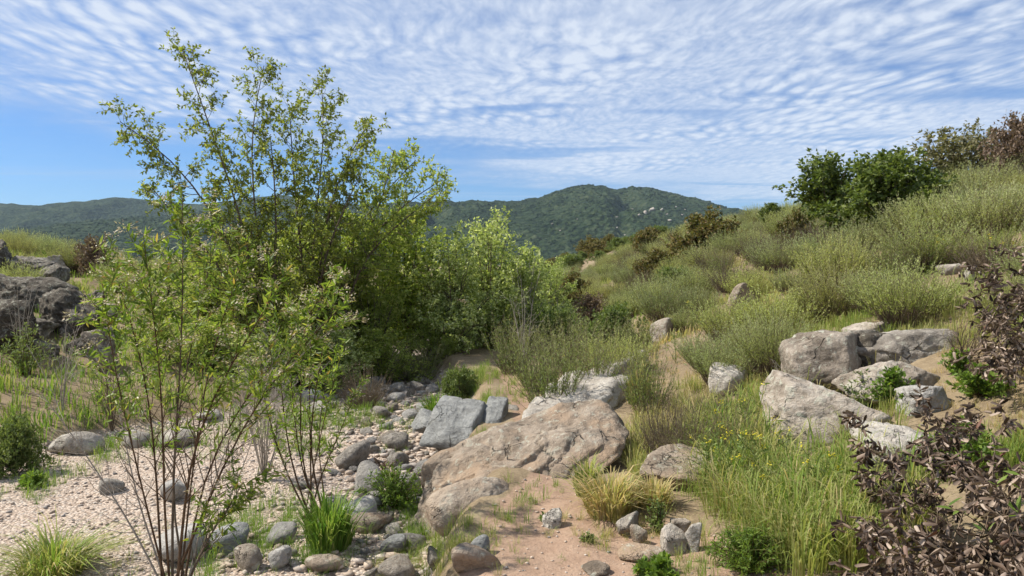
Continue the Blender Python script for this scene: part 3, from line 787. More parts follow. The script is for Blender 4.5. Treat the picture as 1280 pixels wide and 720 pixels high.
def grow(r, leaders, levels):
    """leaders: [(pts, r0, r1)]; levels: dicts n, len, ang, start, wob, up, rr -> (all paths, paths of last level)"""
    cur = [(p, np.linspace(a, b, len(p))) for p, a, b in leaders]
    allp = list(cur)
    for lv in levels:
        nxt = []
        for p, rad in cur:
            seg = np.linalg.norm(np.diff(p, axis=0), axis=1); L = seg.sum()
            n = max(1, int(round(lv['n'] * (L if lv.get('per_m') else 1) * r.uniform(.8, 1.2))))
            for q in range(n):
                t = lv['start'] + (1 - lv['start']) * ((q + r.rand()) / n)
                x = t * (len(p) - 1); i = min(int(x), len(p) - 2); fr = x - i
                pos = p[i] * (1 - fr) + p[i + 1] * fr; tan = unit(p[i + 1] - p[i])
                pr = unit(np.cross(tan, r.normal(size=3)))
                a = math.radians(lv['ang']) * r.uniform(.7, 1.3)
                ln = r.uniform(*lv['len']) * (1 - lv.get('taper', .4) * t)
                d = tan * math.cos(a) + pr * math.sin(a)
                path = wander(r, pos, d, ln, lv.get('pts', 5), lv['wob'], lv['up'])
                r0 = (rad[i] * (1 - fr) + rad[i + 1] * fr) * lv['rr']
                nxt.append((path, np.linspace(r0, r0 * .35, len(path))))
        allp += nxt; cur = nxt
    return allp, cur

LEAF2 = (np.array([[0, 0, 0], [-.5, .45, .12], [.5, .45, .12], [0, 1, 0]], float), np.array([[0, 1, 3], [0, 3, 2]]))
# side-view lance leaf: unit length along y, width 1 along x
LANCE = (np.array([[0, 0, 0], [-.42, .3, .12], [0, .3, 0], [.42, .3, .12], [-.36, .65, .08], [0, .65, -.03], [.36, .65, .08], [0, 1, -.10]], float),
         np.array([[0, 2, 1], [0, 3, 2], [1, 2, 5], [1, 5, 4], [2, 3, 6], [2, 6, 5], [4, 5, 7], [5, 6, 7]]))

def frames(r, dirs, size, width, spread=.6, droop=.0, flat=.5):
    """rotation+scale matrices for leaves growing along dirs"""
    n = len(dirs)
    y = unit(unit(dirs) + r.normal(size=(n, 3)) * spread + np.array([0, 0, -droop]))
    ref = unit(np.array([0, 0, 1.0]) * flat + r.normal(size=(n, 3)) * (1 - flat))
    x = unit(np.cross(y, ref)); z = np.cross(x, y)
    L = (size * r.uniform(.65, 1.25, n))[:, None]
    return np.stack([x * L * width, y * L, z * L * width], -1)

def realize(tpl, mats, locs, tint=None, along=None):
    v, f = tpl
    V = np.einsum('nij,kj->nki', mats, v) + locs[:, None]
    T = (f[None] + (np.arange(len(mats)) * len(v))[:, None, None]).reshape(-1, 3)
    at_ = {}
    if tint is not None: at_['tint'] = np.repeat(tint, len(v))
    if along is not None: at_['along'] = np.repeat(along, len(v))
    return V.reshape(-1, 3), T, at_

def along_paths(r, paths, per_m, start=.1):
    P, D = [], []
    for p, _ in paths:
        L = np.linalg.norm(np.diff(p, axis=0), axis=1).sum(); n = max(2, int(per_m * L))
        t = start + (1 - start) * r.rand(n); x = t * (len(p) - 1); i = np.minimum(x.astype(int), len(p) - 2); fr = (x - i)[:, None]
        P.append(p[i] * (1 - fr) + p[i + 1] * fr)
        tan = unit(p[i + 1] - p[i]); D.append(unit(tan * .8 + unit(np.cross(tan, r.normal(size=tan.shape)))))
    return np.concatenate(P), np.concatenate(D)

def leafy_meshes(name, seed, leaders, levels, leaf, leaf_mat, bark_mat, sides=4, min_r=.0015, twigs=True):
    """returns trunk mesh, crown mesh; leaf = dict(size,width,per_m,spread,droop,flat)"""
    r = RS(seed)
    allp, last = grow(r, leaders, levels)
    if not twigs: allp = allp[:len(allp) - len(last)]          # the finest twigs of dense crowns are hidden by leaves
    allp = [(p, np.maximum(q, min_r)) for p, q in allp]
    tv, tq = tubes(allp, sides)
    P, D = along_paths(r, last, leaf['per_m'])
    m = frames(r, D, leaf['size'], leaf['width'], leaf.get('spread', .6), leaf.get('droop', .1), leaf.get('flat', .5))
    V, T, A = realize(leaf.get('tpl', LEAF2), m, P, r.rand(len(P)) * leaf.get('range', .9))
    return mesh(name + '_trunk', tv, tq, bark_mat, None, True), mesh(name + '_crown', V, T, leaf_mat, A)

def make_tree(name, label, cat, loc, trunk, crown, group=None, rotz=0.0, scale=1.0, parts=('trunk', 'crown')):
    t = thing(name, label, cat, loc, rotz, group, scale)
    obj(parts[0], trunk, t); obj(parts[1], crown, t)
    return t

# leaf colours (albedo)
M['willow'] = leaf_material('willow_leaf', [(0, (.06, .085, .017)), (.35, (.105, .134, .027)), (.7, (.15, .172, .042)), (1, (.20, .20, .07))], tfac=.48, gain=2.05)
M['pale_willow'] = leaf_material('pale_willow_leaf', [(0, (.075, .10, .028)), (.4, (.13, .155, .05)), (.75, (.20, .22, .10)), (1, (.30, .31, .17))], tfac=.45, gain=2.0)
M['sycamore'] = leaf_material('sycamore_leaf', [(0, (.05, .068, .014)), (.5, (.10, .115, .024)), (1, (.14, .145, .038))], tfac=.47, gain=2.0)
M['mulefat'] = leaf_material('mulefat_leaf', [(0, (.05, .085, .014)), (.35, (.10, .15, .022)), (.75, (.15, .20, .032)), (.93, (.20, .23, .05)), (1, (.24, .16, .05))], tfac=.42, rough=.45, gain=1.3)
M['laurel'] = leaf_material('dark_evergreen_leaf', [(0, (.026, .038, .009)), (.5, (.055, .078, .017)), (1, (.10, .118, .028))], tfac=.3, rough=.45, gain=1.75)
M['olive_bush'] = leaf_material('olive_brown_leaf', [(0, (.05, .055, .015)), (.4, (.085, .085, .024)), (.75, (.125, .10, .035)), (1, (.14, .085, .04))], tfac=.25)
M['green_bush'] = leaf_material('green_bush_leaf', [(0, (.05, .075, .02)), (.5, (.085, .115, .03)), (1, (.13, .15, .05))], tfac=.3)
M['brown_bush'] = leaf_material('dry_brown_leaf', [(0, (.055, .038, .028)), (.5, (.11, .075, .052)), (1, (.16, .115, .08))], tfac=.2)
M['grey_bush'] = leaf_material('sparse_grey_leaf', [(0, (.06, .06, .03)), (.5, (.11, .105, .05)), (1, (.17, .15, .085))], tfac=.3)
M['sage'] = leaf_material('sagebrush_leaf', [(0, (.09, .10, .034)), (.5, (.15, .16, .06)), (1, (.21, .215, .09))], tip=(.58, .61, .33), tfac=.32, hue=[(0, (1.0, 1.0, 1.0)), (.25, (.62, .68, .70)), (.5, (1.05, 1.08, .8)), (.75, (.80, .74, .62)), (1, (.78, .86, .84))], gain=2.2)
M['bright'] = leaf_material('bright_green_leaf', [(0, (.05, .09, .014)), (.5, (.095, .15, .024)), (1, (.145, .20, .036))], tfac=.4, gain=1.3)
M['dead_leaf'] = leaf_material('dead_curled_leaf', [(0, (.03, .02, .013)), (.3, (.075, .050, .034)), (.6, (.14, .098, .070)), (.85, (.25, .19, .145)), (.95, (.38, .31, .25)), (1, (.10, .04, .022))], tfac=.12, rough=.6, trans=1.1, gain=1.15)
M['straw_flower'] = leaf_material('cream_seed_fluff', [(0, (.30, .24, .15)), (.5, (.46, .40, .28)), (.85, (.60, .55, .43)), (1, (.28, .15, .07))], tfac=.3, trans=1.0, gain=1.0)
M['yellow'] = leaf_material('yellow_petal', [(0, (.55, .46, .03)), (1, (.72, .62, .06))], tfac=.3, trans=1.0, gain=1.0)
GRASS = [(0, (.045, .10, .012)), (.2, (.09, .16, .022)), (.4, (.15, .20, .045)), (.6, (.23, .235, .085)), (.8, (.31, .262, .13)), (1, (.36, .275, .145))]
M['grass'] = direct_material('grass_blade', bright(GRASS, 1.4), .4)

# ------------------------------------------------------------------ slender trees by the creek (leaders follow the real limbs)
def leader(pix, d, n=9):
    return resample([at(px, py, d + dd) for px, py, dd in pix], n)

def tall_tree(name, label, seed, px, d, limbs, leaf_mat, levels, leaf, r0=.034, bark='bark'):
    x = (px - 640) / F * d; base = np.array([x, d, float(gz(x, d)) - .05])
    L = []
    for limb in limbs:
        p = leader([(q[0], q[1], q[2] if len(q) > 2 else 0) for q in limb], d, 10)
        p = resample(np.concatenate([[base], p]), 11) - base
        L.append((p, r0 * RS(seed + len(L)).uniform(.7, 1.0), .006))
    tr, cr = leafy_meshes(name, seed, L, levels, leaf, M[leaf_mat], M[bark])
    return make_tree(name, label, 'tree', tuple(base), tr, cr)
LV = [dict(n=10.5, per_m=True, len=(.4, .85), ang=52, start=.12, wob=.16, up=.07, rr=.5, taper=.45, pts=6),
      dict(n=8, len=(.12, .36), ang=46, start=.2, wob=.2, up=.04, rr=.5, pts=4)]
LF = dict(size=.062, width=.5, per_m=62, spread=.7, droop=.15, flat=.35)
tall_tree('sycamore_tree', 'tallest slender tree, sparse leafy crown open to the sky', 21, 325, 12.0, [
    [(318, 330), (290, 230, -.2), (255, 140, -.3), (228, 62, -.3)],
    [(326, 330), (316, 235, .4), (306, 150, .5), (330, 82, .5)],
    [(300, 320), (240, 225, -.4), (205, 175, -.5), (150, 152, -.6)],
    [(345, 340), (346, 250, .5), (338, 170, .7)],
    [(280, 330, -.3), (225, 280, -.5), (190, 235, -.5)]], 'sycamore', LV, LF)
tall_tree('sycamore_tree', 'second tallest slender tree, leaning crown beside the tallest', 22, 392, 12.8, [
    [(388, 330), (396, 240, .2), (412, 170, .2), (402, 105, .2)],
    [(398, 330), (414, 240, -.4), (438, 175, -.5), (458, 158, -.6)],
    [(378, 330), (366, 220, .5), (362, 135, .5)],
    [(400, 330, -.5), (430, 260, -.6), (452, 215, -.6)]], 'sycamore', LV, LF)
tall_tree('sycamore_tree', 'slanting tree with bare diagonal limbs reaching over the thicket', 23, 410, 13.2, [
    [(432, 340), (470, 285, -.2), (510, 245, -.3), (552, 225, -.3)],
    [(440, 330), (478, 262, .3), (492, 188, .4)],
    [(420, 340, .4), (450, 270, .5), (520, 200, .5)],
    [(450, 320, -.5), (510, 270, -.5), (548, 240, -.5)]], 'willow', LV, LF, bark='bark')

# ------------------------------------------------------------------ willow thicket
def dome_leaders(r, n, h, w, r0, lean=.0):
    out = []
    for k in range(n):
        a = k / n * 6.283 + r.uniform(-.4, .4); q = r.uniform(.25, 1.0)
        el = r.uniform(.12, 1.5) if k > n // 3 else r.uniform(.9, 1.55)
        top = np.array([math.cos(a) * w * math.cos(el), math.sin(a) * w * math.cos(el), h * (.12 + .88 * math.sin(el)) * r.uniform(.8, 1.05)])
        mid = top * np.array([.45, .45, .55])
        out.append((resample([np.zeros(3), mid * np.array([.6, .6, .8]), top], 8), r0 * r.uniform(.7, 1.1), .006))
    return out
WL = [dict(n=9, len=(.4, .95), ang=55, start=.12, wob=.16, up=.05, rr=.5, taper=.35, pts=6),
      dict(n=7, len=(.2, .45), ang=50, start=.15, wob=.2, up=.02, rr=.5, pts=4)]
will = []
for k in range(4):
    r = RS(40 + k)
    will.append(leafy_meshes('willow', 40 + k, dome_leaders(r, 22, 3.0, 1.35, .026), WL,
                             dict(size=.078 if k < 3 else .085, width=.58, per_m=36, spread=.8, droop=.1, flat=.4), M['willow'] if k < 2 else M['pale_willow'], M['bark'] if k < 3 else M['pale_bark'], 4, twigs=False))
THICKET = [ # px, depth, top py, variant, rot, width factor, label
 (345, 13.6, 285, 0, .3, 1.0, 'mid green willow at the foot of the second tallest slender tree'),
 (260, 13.2, 300, 1, 1.9, 1.0, 'willow in thicket behind the tallest leafy shrub below the tallest tree'),
 (432, 13.9, 256, 1, 2.2, 1.05, 'broad bright green willow below the slanting tree'),
 (505, 14.6, 258, 0, 4.0, 1.1, 'large dense yellow green willow forming the middle of the thicket'),
 (470, 13.4, 345, 1, 5.2, 1.0, 'lower dark green willow at the front of the thicket'),
 (566, 13.9, 285, 2, .8, 1.0, 'pale green willow in the thicket beside the large dense one'),
 (612, 14.8, 262, 2, 3.0, .95, 'tall thin pale willow with whitish limbs at thicket edge'),
 (656, 14.3, 300, 3, 1.2, 1.0, 'willow with whitish leaf undersides ending the thicket by the hillside'),
 (596, 14.4, 372, 3, 4.4, .9, 'low pale leaved willow over the creek gap'),
 (540, 13.8, 380, 1, .5, .9, 'low dark willow above the stony creek channel'),
 (692, 16.5, 322, 2, 2.6, 1.0, 'small willow behind the end of the thicket'),
 (390, 16.5, 275, 2, 2.9, 1.1, 'willow hidden behind slender trees at the back of the thicket'),
 (205, 15.0, 330, 2, .9, 1.0, 'willow showing behind the far bank rocks'),
 (300, 17.5, 290, 0, 3.9, 1.1, 'willow furthest back behind the tallest tree'),
 (262, 11.8, 392, 1, 4.9, 1.5, 'low leafy willow sapling before the tallest tree trunk'),
 (322, 11.4, 410, 2, 3.1, 1.5, 'low pale willow sapling between the slender tree trunks'),
 (372, 11.9, 395, 0, 1.4, 1.4, 'low willow sapling before the second tallest tree trunk'),
 (420, 12.2, 405, 2, .2, 1.4, 'low pale willow sapling at the foot of the slanting tree'),
 (478, 12.6, 410, 0, 2.7, 1.3, 'low bright willow sapling left of the stony channel'),
 (560, 13.2, 420, 1, 3.6, 1.2, 'low willow sapling right of the stony channel'),
 (200, 11.6, 400, 0, .6, 1.4, 'low willow sapling at the end of the bank outcrop'),
]
for px, d, top, k, rz, wf, lab in THICKET:
    x = (px - 640) / F * d; z0 = float(gz(x, d)) - .05
    h = EYE + (330 - top) / F * d - z0
    s = h / 3.2; wf = wf * (1.0 if h > 1.7 else 1.25)
    make_tree('willow_tree', lab, 'tree', (x, d, z0), will[k][0], will[k][1], None, rz, (s * wf, s * wf, s))

# ------------------------------------------------------------------ bushes with their own look
def bush_mesh(name, seed, h, w, mat, leaf, bark='bark', nl=12, lv=None, r0=.016):
    nl = nl * 2
    r = RS(seed)
    return leafy_meshes(name, seed, dome_leaders(r, nl, h, w, r0), lv or [
        dict(n=9, len=(.35 * w, .75 * w), ang=50, start=.15, wob=.18, up=.05, rr=.5, taper=.4, pts=5),
        dict(n=7, len=(.12 * w, .3 * w), ang=50, start=.15, wob=.2, up=.02, rr=.5, pts=4)], leaf, M[mat], M[bark], 3, twigs=False)
def bush_px(name, label, px, py, w, h, mesh2, base_w, base_h, rz=0.0, d=None, group=None, cat='bush', parts=('stems', 'foliage'), extra=0.0):
    b = ground_at(px, py) if d is None else np.array([(px - 640) / F * d, d, float(gz((px - 640) / F * d, d))])
    s = b[1] / F
    sx = w * s / 2 / base_w; sz = (h * s + (b[2] - (EYE + (330 - py) / F * b[1]) if d is not None else 0) * 0) / base_h
    return make_tree(name, label, cat, (b[0], b[1] + base_w * sx * .3, float(gz(b[0], b[1] + base_w * sx * .3)) - .03), mesh2[0], mesh2[1], group, rz, (sx, sx, max(.1, sz)), parts)
LB = dict(size=.10, width=.58, per_m=58, spread=.7, droop=.0, flat=.5)
laurel = [bush_mesh('laurel', 60, 1.7, 1.15, 'laurel', LB, nl=14), bush_mesh('laurel_open', 61, 1.7, 1.1, 'laurel', dict(LB, per_m=42), nl=9)]
olive = [bush_mesh('olive', 62, 1.2, 1.0, 'olive_bush', dict(LB, size=.085, per_m=62), nl=16), bush_mesh('olive', 63, 1.1, 1.0, 'olive_bush', dict(LB, size=.085, per_m=60), nl=15)]
brown = bush_mesh('brown', 64, 1.2, .9, 'brown_bush', dict(LB, size=.07, per_m=44), nl=13)
greyb = bush_mesh('grey_tree', 65, 1.8, 1.1, 'grey_bush', dict(LB, size=.095, per_m=26), nl=7)
green = [bush_mesh('green', 66, 1.0, .9, 'green_bush', dict(LB, size=.07, per_m=58), nl=15), bush_mesh('green', 67, 1.0, .9, 'green_bush', dict(LB, size=.07, per_m=56), nl=15)]
bush_px('evergreen_shrub', 'dense dark green evergreen shrub on the hillside skyline', 1122, 296, 165, 110, laurel[0], 1.25, 1.9, .4)
bush_px('evergreen_shrub', 'dark green evergreen shrub with see-through crown beside denser one', 1046, 292, 150, 106, laurel[1], 1.2, 1.9, 2.0)
bush_px('evergreen_shrub', 'low dark evergreen shrub on the crest beyond the denser evergreen shrubs', 968, 287, 44, 34, laurel[0], 1.25, 1.9, 3.0)
bush_px('hillside_tree', 'grey leaved open tree standing behind the dark evergreen shrubs', 1200, 232, 140, 96, greyb, 1.2, 2.0, .5, d=18.5, cat='tree', parts=('trunk', 'crown'))
bush_px('hillside_tree', 'second grey leaved tree next to brown shrub on the crest', 1238, 225, 90, 84, greyb, 1.2, 2.0, 3.5, d=18.0, cat='tree', parts=('trunk', 'crown'))
bush_px('brown_shrub', 'reddish brown dry shrub on the crest of the hillside', 1275, 222, 90, 90, brown, 1.0, 1.35, .5, d=16.5)
bush_px('olive_shrub', 'large olive brown rounded shrub on the hillside crest', 890, 326, 104, 60, olive[0], 1.1, 1.35, .2)
bush_px('olive_shrub', 'olive shrub with dead wood at its foot beside the evergreen shrubs', 1000, 322, 64, 56, olive[1], 1.1, 1.25, 1.2)
bush_px('olive_shrub', 'mid sized olive brown shrub further along the crest', 810, 322, 54, 34, olive[1], 1.1, 1.25, 2.2)
bush_px('olive_shrub', 'small dark olive shrub farthest along the crest', 738, 328, 42, 24, olive[0], 1.1, 1.35, 3.2, d=70)
bush_px('olive_shrub', 'small olive shrub with reddish top far along the crest', 762, 325, 34, 20, olive[1], 1.1, 1.25, 4.2, d=66)
bush_px('brown_shrub', 'flat brown green shrub below the large olive shrub', 822, 350, 66, 36, olive[1], 1.1, 1.25, 5.0)
bush_px('green_shrub', 'dull green mound shrub below flat brown green shrub', 842, 366, 62, 32, green[0], 1.0, 1.1, 5.0)
bush_px('brown_shrub', 'dark brown bare shrub between willow thicket and hillside', 738, 412, 66, 46, brown, 1.0, 1.35, 1.0)
bush_px('olive_shrub', 'dark olive shrub above dark brown bare shrub', 716, 388, 60, 46, olive[0], 1.1, 1.35, 1.6)
bush_px('brown_shrub', 'dark brown shrub behind the far bank rocks', 112, 340, 60, 56, brown, 1.0, 1.35, 2.0, d=20)
bush_px('green_shrub', 'bright leafy shrub with white flowers at the hillside foot', 770, 440, 90, 56, green[1], 1.0, 1.1, .3)
bush_px('green_shrub', 'leafy green shrub by the trail at the thicket end', 690, 440, 80, 56, green[0], 1.0, 1.1, 4.1)
bush_px('green_shrub', 'round fresh green shrub standing behind the slate blocks', 574, 514, 60, 52, green[0], 1.0, 1.1, .7)
bush_px('green_shrub', 'dark green low shrub in the left corner of gravel flat', 12, 596, 84, 70, green[1], 1.0, 1.1, 1.7)
bush_px('green_shrub', 'small dark green shrub among the far bank rocks', 100, 350, 44, 26, green[1], 1.0, 1.1, 2.7, d=13.2)

# ------------------------------------------------------------------ sagebrush and other feathery shrubs
TRI = (np.array([[-.5, 0, 0], [.5, 0, 0], [0, 1, 0]], float), np.array([[0, 1, 2]]))

def feather_meshes(name, seed, n, h, w, leaf_mat, stem_mat, per=42, size=.042, wid=.24, start=.22, up=.09, open_=.75, dry=60):
    """tuft of arching plumes set with small narrow leaves, dry stems below"""
    r = RS(seed)
    a = r.rand(n) * 6.283; q = np.sqrt(r.rand(n))
    base = np.stack([np.cos(a) * q * w * .35, np.sin(a) * q * w * .35, np.zeros(n)], -1)
    out = np.stack([np.cos(a + r.normal(size=n) * .4) * q * open_, np.sin(a + r.normal(size=n) * .4) * q * open_, np.ones(n)], -1)
    L = h * r.uniform(.62, 1.12, n) * (1 - .12 * q)
    P = [base]; d = unit(out)
    for k in range(5):
        d = unit(d + r.normal(size=(n, 3)) * .10 + np.array([0, 0, up]))
        P.append(P[-1] + d * (L / 5)[:, None])
    P = np.stack(P, 1)                                            # n,6,3
    rad = np.linspace(.0035, .0012, 6)
    tv, tq = tubes([(P[k], rad) for k in range(n)] , 3)
    # short dead stems at the skirt
    m = n * per
    k = np.repeat(np.arange(n), per); t = start + (1 - start) * r.rand(m) ** .85
    x = t * 5; i = np.minimum(x.astype(int), 4); fr = (x - i)[:, None]
    pos = P[k, i] * (1 - fr) + P[k, i + 1] * fr; tan = unit(P[k, i + 1] - P[k, i])
    D = unit(tan + unit(np.cross(tan, r.normal(size=(m, 3)))) * .9)
    mt = frames(r, D, size, wid, .15, 0, .2)
    mt = mt * (1.15 - .55 * t)[:, None, None]
    tint = np.repeat(r.rand(n) * .75, per) + r.rand(m) * .2
    V, T, A = realize(TRI, mt, pos, tint, np.clip((t - .45) / .55, 0, 1) ** 1.5 * .7)
    fol = mesh(name + '_foliage', V, T, leaf_mat, A)
    if dry:
        pts = []
        for j in range(dry):
            aa = r.rand() * 6.283; d0 = np.array([math.cos(aa), math.sin(aa), r.uniform(.3, 1.2)])
            pts.append((wander(r, np.array([math.cos(aa), math.sin(aa), 0]) * w * .2 * r.rand(), d0, h * r.uniform(.3, .6), 5, .25, .03), np.linspace(.0035, .0015, 5)))
        v2, q2 = tubes(pts, 3); tq = np.concatenate([tq, q2 + len(tv)]); tv = np.concatenate([tv, v2])
    return mesh(name + '_stems', tv, tq, stem_mat), fol

sage = [feather_meshes('sagebrush', 700 + k, 330, .74, .7, M['sage'], M['dry_stem'], 38, .04, .26, .34, .10, 1.1, 170) for k in range(4)]
M['dry_sage'] = leaf_material('dry_buckwheat_leaf', [(0, (.075, .066, .04)), (.5, (.12, .10, .065)), (1, (.16, .13, .085))], tip=(.15, .12, .09), tfac=.15, gain=1.0)
M['reed'] = leaf_material('thin_green_leaf', [(0, (.06, .09, .022)), (.5, (.11, .145, .04)), (1, (.16, .185, .06))], tip=(.32, .32, .16), tfac=.3)
drys = [feather_meshes('buckwheat', 720 + k, 200, .7, .7, M['dry_sage'], M['dry_stem'], 14, .04, .2, .3, .03, 1.0, 330) for k in range(2)]
reed = [feather_meshes('broom', 730 + k, 110, 1.0, .5, M['reed'], M['dry_stem'], 34, .055, .2, .12, .06, .55, 30) for k in range(2)]

PLACED = []
def rock_hidden(x, y, rad, h):
    """would a bush here stand in front of one of the rocks?"""
    for fx, fy, fr in FOOT[:75]:
        if fr < .12: continue
        if fy + .2 > y > fy - 3.0 and abs(x / y - fx / fy) * fy < fr + rad * .8:
            if h > (fy - y) * .3: return True
        if (x - fx) ** 2 + (y - fy) ** 2 < (fr * .9) ** 2: return True
    return False
BARE = [tuple(ground_at(838, 455)[:2]) + (.75,), tuple(ground_at(820, 480)[:2]) + (.7,), tuple(ground_at(870, 425)[:2]) + (.55,), tuple(ground_at(1190, 470)[:2]) + (.5,), tuple(ground_at(1230, 520)[:2]) + (.5,)]
def is_bare(x, y): return any((x - a) ** 2 + (y - b) ** 2 < c * c for a, b, c in BARE)

def feather(name, label, meshes, x, y, s, rz, group=None, cat='shrub', sz=1.0, z=None):
    t = thing(name, label, cat, (x, y, float(gz(x, y)) - .02 if z is None else z), rz, group, (s, s, s * sz))
    obj('foliage', meshes[1], t); obj('stems', meshes[0], t)
    PLACED.append((x, y, .5 * s))
    return t
def feather_px(name, label, meshes, px, py, w, h, rz, bw=.62, bh=.8, **kw):
    b = ground_at(px, py); k = b[1] / F
    s = w * k / (2 * bw); sz = (h * k / bh) / s
    return feather(name, label, meshes, b[0], b[1] + s * bw * .4, s, rz, sz=sz, **kw)

# the ones that can be told apart
feather_px('sagebrush', 'largest grey green sagebrush overhanging the top of the hillside outcrop', sage[0], 1150, 408, 150, 95, .3)
feather_px('sagebrush', 'sagebrush with dead brown skirt beside largest sagebrush of the outcrop', sage[1], 1050, 402, 120, 88, 1.3)
feather_px('sagebrush', 'fresh green sagebrush rising left of the tall angular boulder', sage[2], 975, 478, 110, 105, 2.3)
feather_px('sagebrush', 'sagebrush overhanging the bare eroded bank on hillside', sage[3], 890, 462, 90, 56, 3.3)
feather_px('dry_shrub', 'grey brown dry shrub beside the largest tan boulder', drys[0], 858, 594, 150, 108, .5, .75, .7)
feather_px('dry_shrub', 'dry brown shrub between tan boulder and mustard flowers', drys[1], 925, 588, 110, 90, 1.5, .75, .7)
feather_px('broom_shrub', 'tall thin stemmed shrub on the ledge behind the largest boulder', reed[0], 690, 520, 110, 118, .5, .5, 1.0)
feather_px('broom_shrub', 'thin stemmed green shrub growing at the back of pale bedrock ledge', reed[1], 742, 500, 100, 96, 1.5, .5, 1.0)
feather_px('broom_shrub', 'yellow green upright shrub on the bank above the largest boulder', reed[0], 812, 520, 90, 100, 2.5, .5, 1.0)
feather_px('broom_shrub', 'grey green thin shrub at the mouth of the willow thicket', reed[1], 640, 470, 80, 80, 3.5, .5, 1.0)
feather_px('broom_shrub', 'feathery green shrub between the trail bend and pale bedrock ledge', reed[1], 672, 492, 90, 90, .9, .5, 1.0)
feather_px('broom_shrub', 'broad grey green shrub on the bank above the pale ledge', reed[0], 722, 468, 110, 84, 5.1, .5, 1.0)
feather_px('sagebrush', 'sagebrush at the top of the pale bedrock ledge', sage[1], 775, 478, 100, 70, 2.9)
feather_px('broom_shrub', 'leafy green shrub below the grey brown pointed rock', reed[1], 795, 450, 80, 62, 4.7, .5, 1.0)
feather_px('dry_shrub', 'dark dry shrub spilling over the low tan rock', drys[1], 835, 580, 110, 96, 4.5, .75, .7)
feather_px('dry_shrub', 'dry grey shrub below the rounded lichened boulder', drys[0], 905, 545, 110, 70, 5.5, .75, .7)
feather_px('broom_shrub', 'grey thin shrub left of the stony channel under willows', drys[0], 452, 512, 80, 70, 3.9, .6, .8)
feather_px('broom_shrub', 'grey thin shrub right of the stony channel under willows', reed[0], 520, 480, 80, 60, 4.2, .5, 1.0)

HILL_MARKS = [(n,) + tuple(ground_at(px, py)[:2]) for n, px, py in [
    ('above the hillside outcrop', 1110, 395), ('beside the lone tan leaning rock', 922, 385), ('near the grey brown pointed rock', 825, 420), ('below the dense dark evergreen shrub', 1122, 310),
    ('below the see-through evergreen shrub', 1040, 310), ('around the large olive brown shrub', 890, 330), ('by the flat brown green shrub', 822, 352), ('along the bare eroded bank', 860, 445), ('under the crest with the brown shrub', 1260, 250),
    ('next to the rounded lichened boulder', 915, 485), ('near the pale stones above the outcrop', 1200, 330), ('behind the upper dead shrub', 1270, 330), ('below the low crest evergreen', 968, 300), ('by the mid sized olive shrub', 810, 328), ('beside the dark brown bare shrub', 745, 405), ('by the pale dead snag', 1006, 318)]]
BANK_MARKS = [('above the bank outcrop', -9.5, 16.), ('beside the bank outcrop', -7., 13.), ('behind the tallest slender tree', -5.5, 14.5), ('on top of the far bank hill', -17., 24.), ('around the dark brown far shrub', -11.5, 20.5), ('between gravel flat and bank outcrop', -6., 10.), ('low on the hill behind the thicket', -7., 20.), ('high on the hill behind the thicket', -12., 27.)]
FAR_MARKS = [('behind the willow thicket', -4., 24.), ('on the slope past the mid sized olive shrub', 8., 45.), ('in the valley past the thicket', -1., 40.), ('at the foot of the far slope', 4., 32.), ('far down the valley floor', 0., 70.), ('at the far end of the crest', 8., 75.), ('on the opposite side of the valley', -8., 45.), ('on the slope below the farthest olive shrubs', 5., 55.)]
